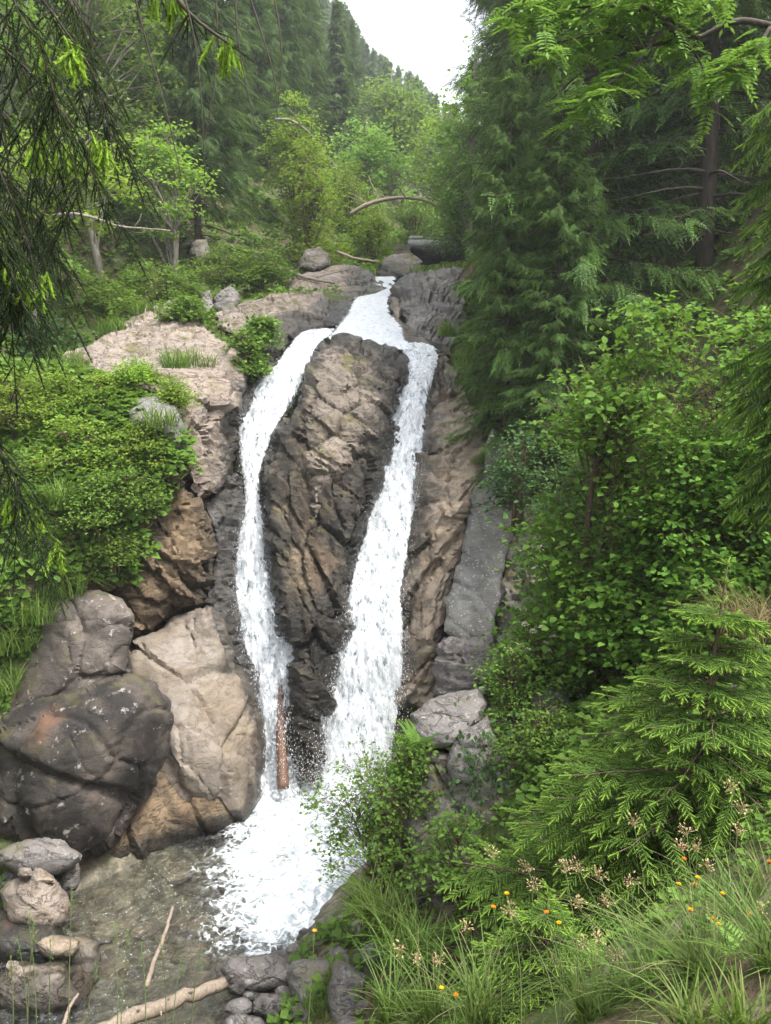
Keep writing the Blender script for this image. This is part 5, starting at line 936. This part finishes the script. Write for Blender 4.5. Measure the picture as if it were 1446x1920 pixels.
# ------------------------------------------------------------------ foreground grasses, sedges, flowers
def tuft(label, px, py, d, h, n, bend, wd=.004, mat='sedge', lean=(0, 0), spr=.06, group=None, dry=.2):
    V, T = blades(n, h, bend, wd, 6, spr, lean); t = mk('grass_tuft', V, T, M[mat], None, {'rnd': np.repeat(rng.random(n), 14), 'tip': np.tile(np.repeat(np.linspace(0, 1, 7) ** 4, 2), n) * np.repeat(rng.random(n) < dry, 14)}); t.location = base_at(px, py, d); return tag(t, label, 'grass', group)
tuft('big arching sedge tuft below the young spruce, right of the orange flowers', 1330, 1880, 2.5, .44, 150, .95, lean=(-.25, 0))
tuft('arching sedge tuft left of the big tuft, blades leaning left', 1225, 1900, 2.7, .42, 120, .9, lean=(-.3, 0))
tuft('sedge tuft at the bottom edge between seedling and arching tufts', 1110, 1940, 2.6, .40, 90, .8)
tuft('upright bright grass tuft at the bottom right corner', 1390, 1960, 1.9, .24, 70, .5, mat='grass')
tuft('sedge tuft at the right frame edge beside the bare soil', 1455, 1850, 2.3, .36, 90, .8, lean=(-.2, 0))
tuft('tall pale grass tuft at the bottom, left of the spruce seedling', 900, 1945, 2.9, .50, 100, .7)
tuft('loose grass tuft at the bottom left of the seedling', 800, 1950, 3.1, .46, 90, .7)
tuft('grass tuft at the bottom edge near the tall grey stone', 730, 1930, 3.6, .42, 80, .7)
tuft('sedge tuft under the young spruce boughs at the right', 1400, 1780, 3.0, .40, 110, .8, lean=(-.15, 0))
tuft('grass tuft on the slope right of the last flowers', 1440, 1720, 3.2, .34, 90, .8, .004, 'grass')
tuft('grass tuft covering the soil edge at the bottom right', 1300, 1965, 2.1, .26, 80, .8, mat='grass')
tuft('small grass tuft right of the seedling', 1060, 1880, 3.2, .30, 70, .8)
tuft('lush green grass drooping over the bank above the tall grey stone', 715, 1740, 6.6, .60, 220, .9, .006, 'grass', spr=.2)
tuft('lush green grass patch below the leaning shrub', 765, 1800, 6.2, .55, 200, .9, .006, 'grass', spr=.22)
tuft('thin grass on the stones at the pool outlet', 590, 1890, 6.9, .30, 70, .8, .004, 'grass', spr=.12)
tuft('grass sprig between the slanting and tall stones', 622, 1850, 7.0, .28, 60, .8, .004, 'grass', spr=.08)
tuft('dry straw turf hanging at the right edge above the boulder', 1415, 1190, 6.6, .55, 260, 1.2, .004, 'dry', spr=.3)
tuft('green grass on the turf at the right edge', 1385, 1165, 6.9, .5, 200, .9, .005, 'grass', spr=.3)
tuft('long grass on the slope behind the young spruce top', 1290, 1200, 7.6, .5, 140, .8, .005, 'grass', spr=.3)
tuft('dark green grass tussock hanging from the left bank', 112, 955, 11.3, .65, 160, 1.1, .009, 'grass', spr=.15, dry=.05)
tuft('green grass on the crest above the whitish boulder nose', 300, 800, 12.4, .45, 160, .9, .008, 'grass', spr=.3)
tuft('grass tuft on the edge of the rock shelf', 330, 690, 13.7, .5, 140, .9, .008, 'grass', spr=.25)
for lab, px, py, d in (('bright grass slope at the left frame edge above the dark boulder', 20, 1215, 10.7), ('bright grass left of the mossy-topped boulder', 70, 1160, 10.9), ('bright grass at the rim behind the mossy-topped boulder', 120, 1115, 11.2), ('yellowish grass where bank meets the dark boulder', 5, 1290, 10.5)): tuft(lab, px, py, d, .6, 260, .9, .007, 'grass', spr=.4, dry=.1)
for lab, px, py, d in (('grass fringe on the upper left edge of the rock shelf', 215, 625, 16.3), ('grass fringe higher on the left edge of the rock shelf', 275, 590, 17.2), ('grass fringe at the left tip of the rock shelf', 130, 690, 14.4), ('grass tuft growing in a seam of the rock shelf', 370, 690, 14.8)): tuft(lab, px, py, d, .5, 160, .9, .009, 'grass', spr=.35, dry=.15)
tuft('bright grass in the cleft by the grey angular rock', 838, 630, 16.9, .5, 120, .9, .009, 'grass', spr=.2)
tuft('green grass hanging over the right cliff edge', 880, 690, 15.2, .6, 160, 1.1, .009, 'grass', spr=.3)
tuft('green weeds on the flat ledges beside the upper stream', 800, 520, 24, .45, 120, .8, .02, 'grass', spr=.7)
def stalk(name, label, cat, px, py, d, bx, kind, group):
    """one stalk from the ground to its head"""
    head = np.array(pt(px, py, d)); foot = np.array(pt(bx, 1965, d)); t = thing(name, label, cat, foot.tolist(), group=group); path = spline([(0, 0, -.05), ((head - foot) * .5 + np.array([.15 * (foot[0] - head[0]) + .01, 0, .02])).tolist(), (head - foot).tolist()], 9); V, T = tube(path, np.linspace(.0024, .0011, 9), 4); mk('stem', V, T, M['stem'], t, {'rnd': np.full(len(V), rng.random())}); h = head - foot; bag = Bag()
    if kind == 'seed':
        n = 34; d_ = rdir(n, -.4, 1); r_ = .030 * rng.random(n) ** .6; bag.add(LEAFN, frames(d_), h + d_ * r_[:, None], rng.uniform(.006, .013, n)); sh = bag.obj('seed_head', M['seed'], t)
        ws = [tube(np.array([h * 1 - np.array([0, 0, .02]), h + d_[k] * r_[k]]), .0006, 3, False) for k in range(0, n, 3)]; V, T = join(ws); mk('spikelets', V, T, M['seed'], sh, {'rnd': np.full(len(V), .5)})
    elif kind == 'spike':
        n = 26; tt_ = rng.random(n); d_ = rdir(n, .2, 1); bag.add(LEAFN, frames(d_), h + np.stack([rng.normal(0, .003, n), rng.normal(0, .003, n), -.09 * tt_], -1), rng.uniform(.006, .010, n)); bag.obj('seed_head', M['sedge'], t)
    else:
        n = 22; a = np.arange(n) * 2.4; d_ = np.stack([np.cos(a), np.sin(a) - .35, .15 + .5 * (np.arange(n) / n)], -1); bag.add(LEAFN, frames(d_), np.tile(h, (n, 1)), np.linspace(.0105, .006, n)); sh = bag.obj('flower_head', M['petal' if kind == 'y' else 'petal_o'], t); V, T = tube([h - np.array([0, 0, .008]), h - np.array([0, 0, .001])], [.002, .0045], 6); mk('calyx', V, T, M['stem'], sh, {'rnd': np.full(len(V), .2)})
    return t
for k, (px, py) in enumerate(sorted([(923, 1600), (988, 1625), (1083, 1625), (1123, 1640), (1183, 1650), (1188, 1540), (1288, 1560), (1278, 1590), (1308, 1590), (1328, 1625), (1373, 1477), (1393, 1515), (1383, 1560), (1433, 1705), (1083, 1695), (1138, 1690), (873, 1740), (753, 1780), (823, 1800), (1093, 1770), (1123, 1760), (1153, 1790), (958, 1705), (1000, 1660), (780, 1800), (1060, 1625)])): stalk('woodrush', 'thin stalk with a loose brown seed head, %s from the left of its kind' % ORD[k], 'grass', px, py, rng.uniform(2.4, 2.9), px + rng.uniform(-60, 110), 'seed', 'woodrush stalks in the lower right')
for px, py, kd, lab in [(950, 1675, 'y', 'large yellow hawkweed flower left of the other flowers'), (925, 1700, 'o', 'orange hawkweed flower just below the large yellow one'), (1025, 1710, 'o', 'orange hawkweed bud midway between seedling and young spruce'), (1048, 1730, 'y', 'small yellow hawkweed flower beside the orange bud'), (1273, 1657, 'y', 'yellow hawkweed flower leftmost of the group under the young spruce'), (1303, 1657, 'o', 'orange hawkweed flower touching a yellow one under the young spruce'), (1308, 1645, 'y', 'yellow hawkweed flower just above an orange one'), (1295, 1705, 'o', 'orange hawkweed flower below the group under the young spruce'), (1338, 1722, 'o', 'orange hawkweed flower above the arching sedge'), (1348, 1732, 'y', 'yellow hawkweed flower right beside an orange one above the sedge'), (1355, 1675, 'y', 'yellow hawkweed flower standing alone right of the group'), (1405, 1712, 'o', 'orange hawkweed flower near the right frame edge, lower'), (828, 1852, 'y', 'yellow hawkweed flower lowest at the bottom centre'), (855, 1865, 'o', 'small orange hawkweed flower beside the lowest yellow one'), (590, 1745, 'y', 'yellow hawkweed flower seen against the foam of the pool'), (1283, 1610, 'o', 'orange hawkweed flower highest of the group under the young spruce'), (1443, 1615, 'o', 'orange hawkweed flower at the right frame edge, upper')]: stalk('hawkweed', lab, 'flower', px, py, rng.uniform(2.4, 2.7), px + rng.uniform(-30, 50), kd, 'hawkweed flowers in the foreground')
for k, (px, py) in enumerate(sorted([(52, 1705), (34, 1760), (64, 1728), (135, 1665), (20, 1790), (95, 1760), (215, 1730), (240, 1740), (265, 1770), (300, 1755), (340, 1790), (180, 1800), (376, 1785)])): stalk('meadow_grass', 'thin grass stalk with narrow pale head before the pool, %s from the left' % ORD[k], 'grass', px, py, rng.uniform(2.4, 3.0), px + rng.uniform(-25, 25), 'spike', 'grass stalks at the bottom left')
# ------------------------------------------------------------------ haze in the valley air
m, n = newmat('haze_air'); pv = n.nodes.new('ShaderNodeVolumePrincipled'); pv.inputs['Color'].default_value = (.93, .96, 1, 1); pv.inputs['Density'].default_value = HAZE; pv.inputs['Anisotropy'].default_value = .3
ou = n.nodes.new('ShaderNodeOutputMaterial'); n.links.new(pv.outputs[0], ou.inputs['Volume'])
if HAZE > 0:
    V, T = boxm(-240, 280, -40, 330, -3, 190); o = mk('haze', V, T, m); tag(o, 'thin pale haze filling the valley air', kind='stuff')
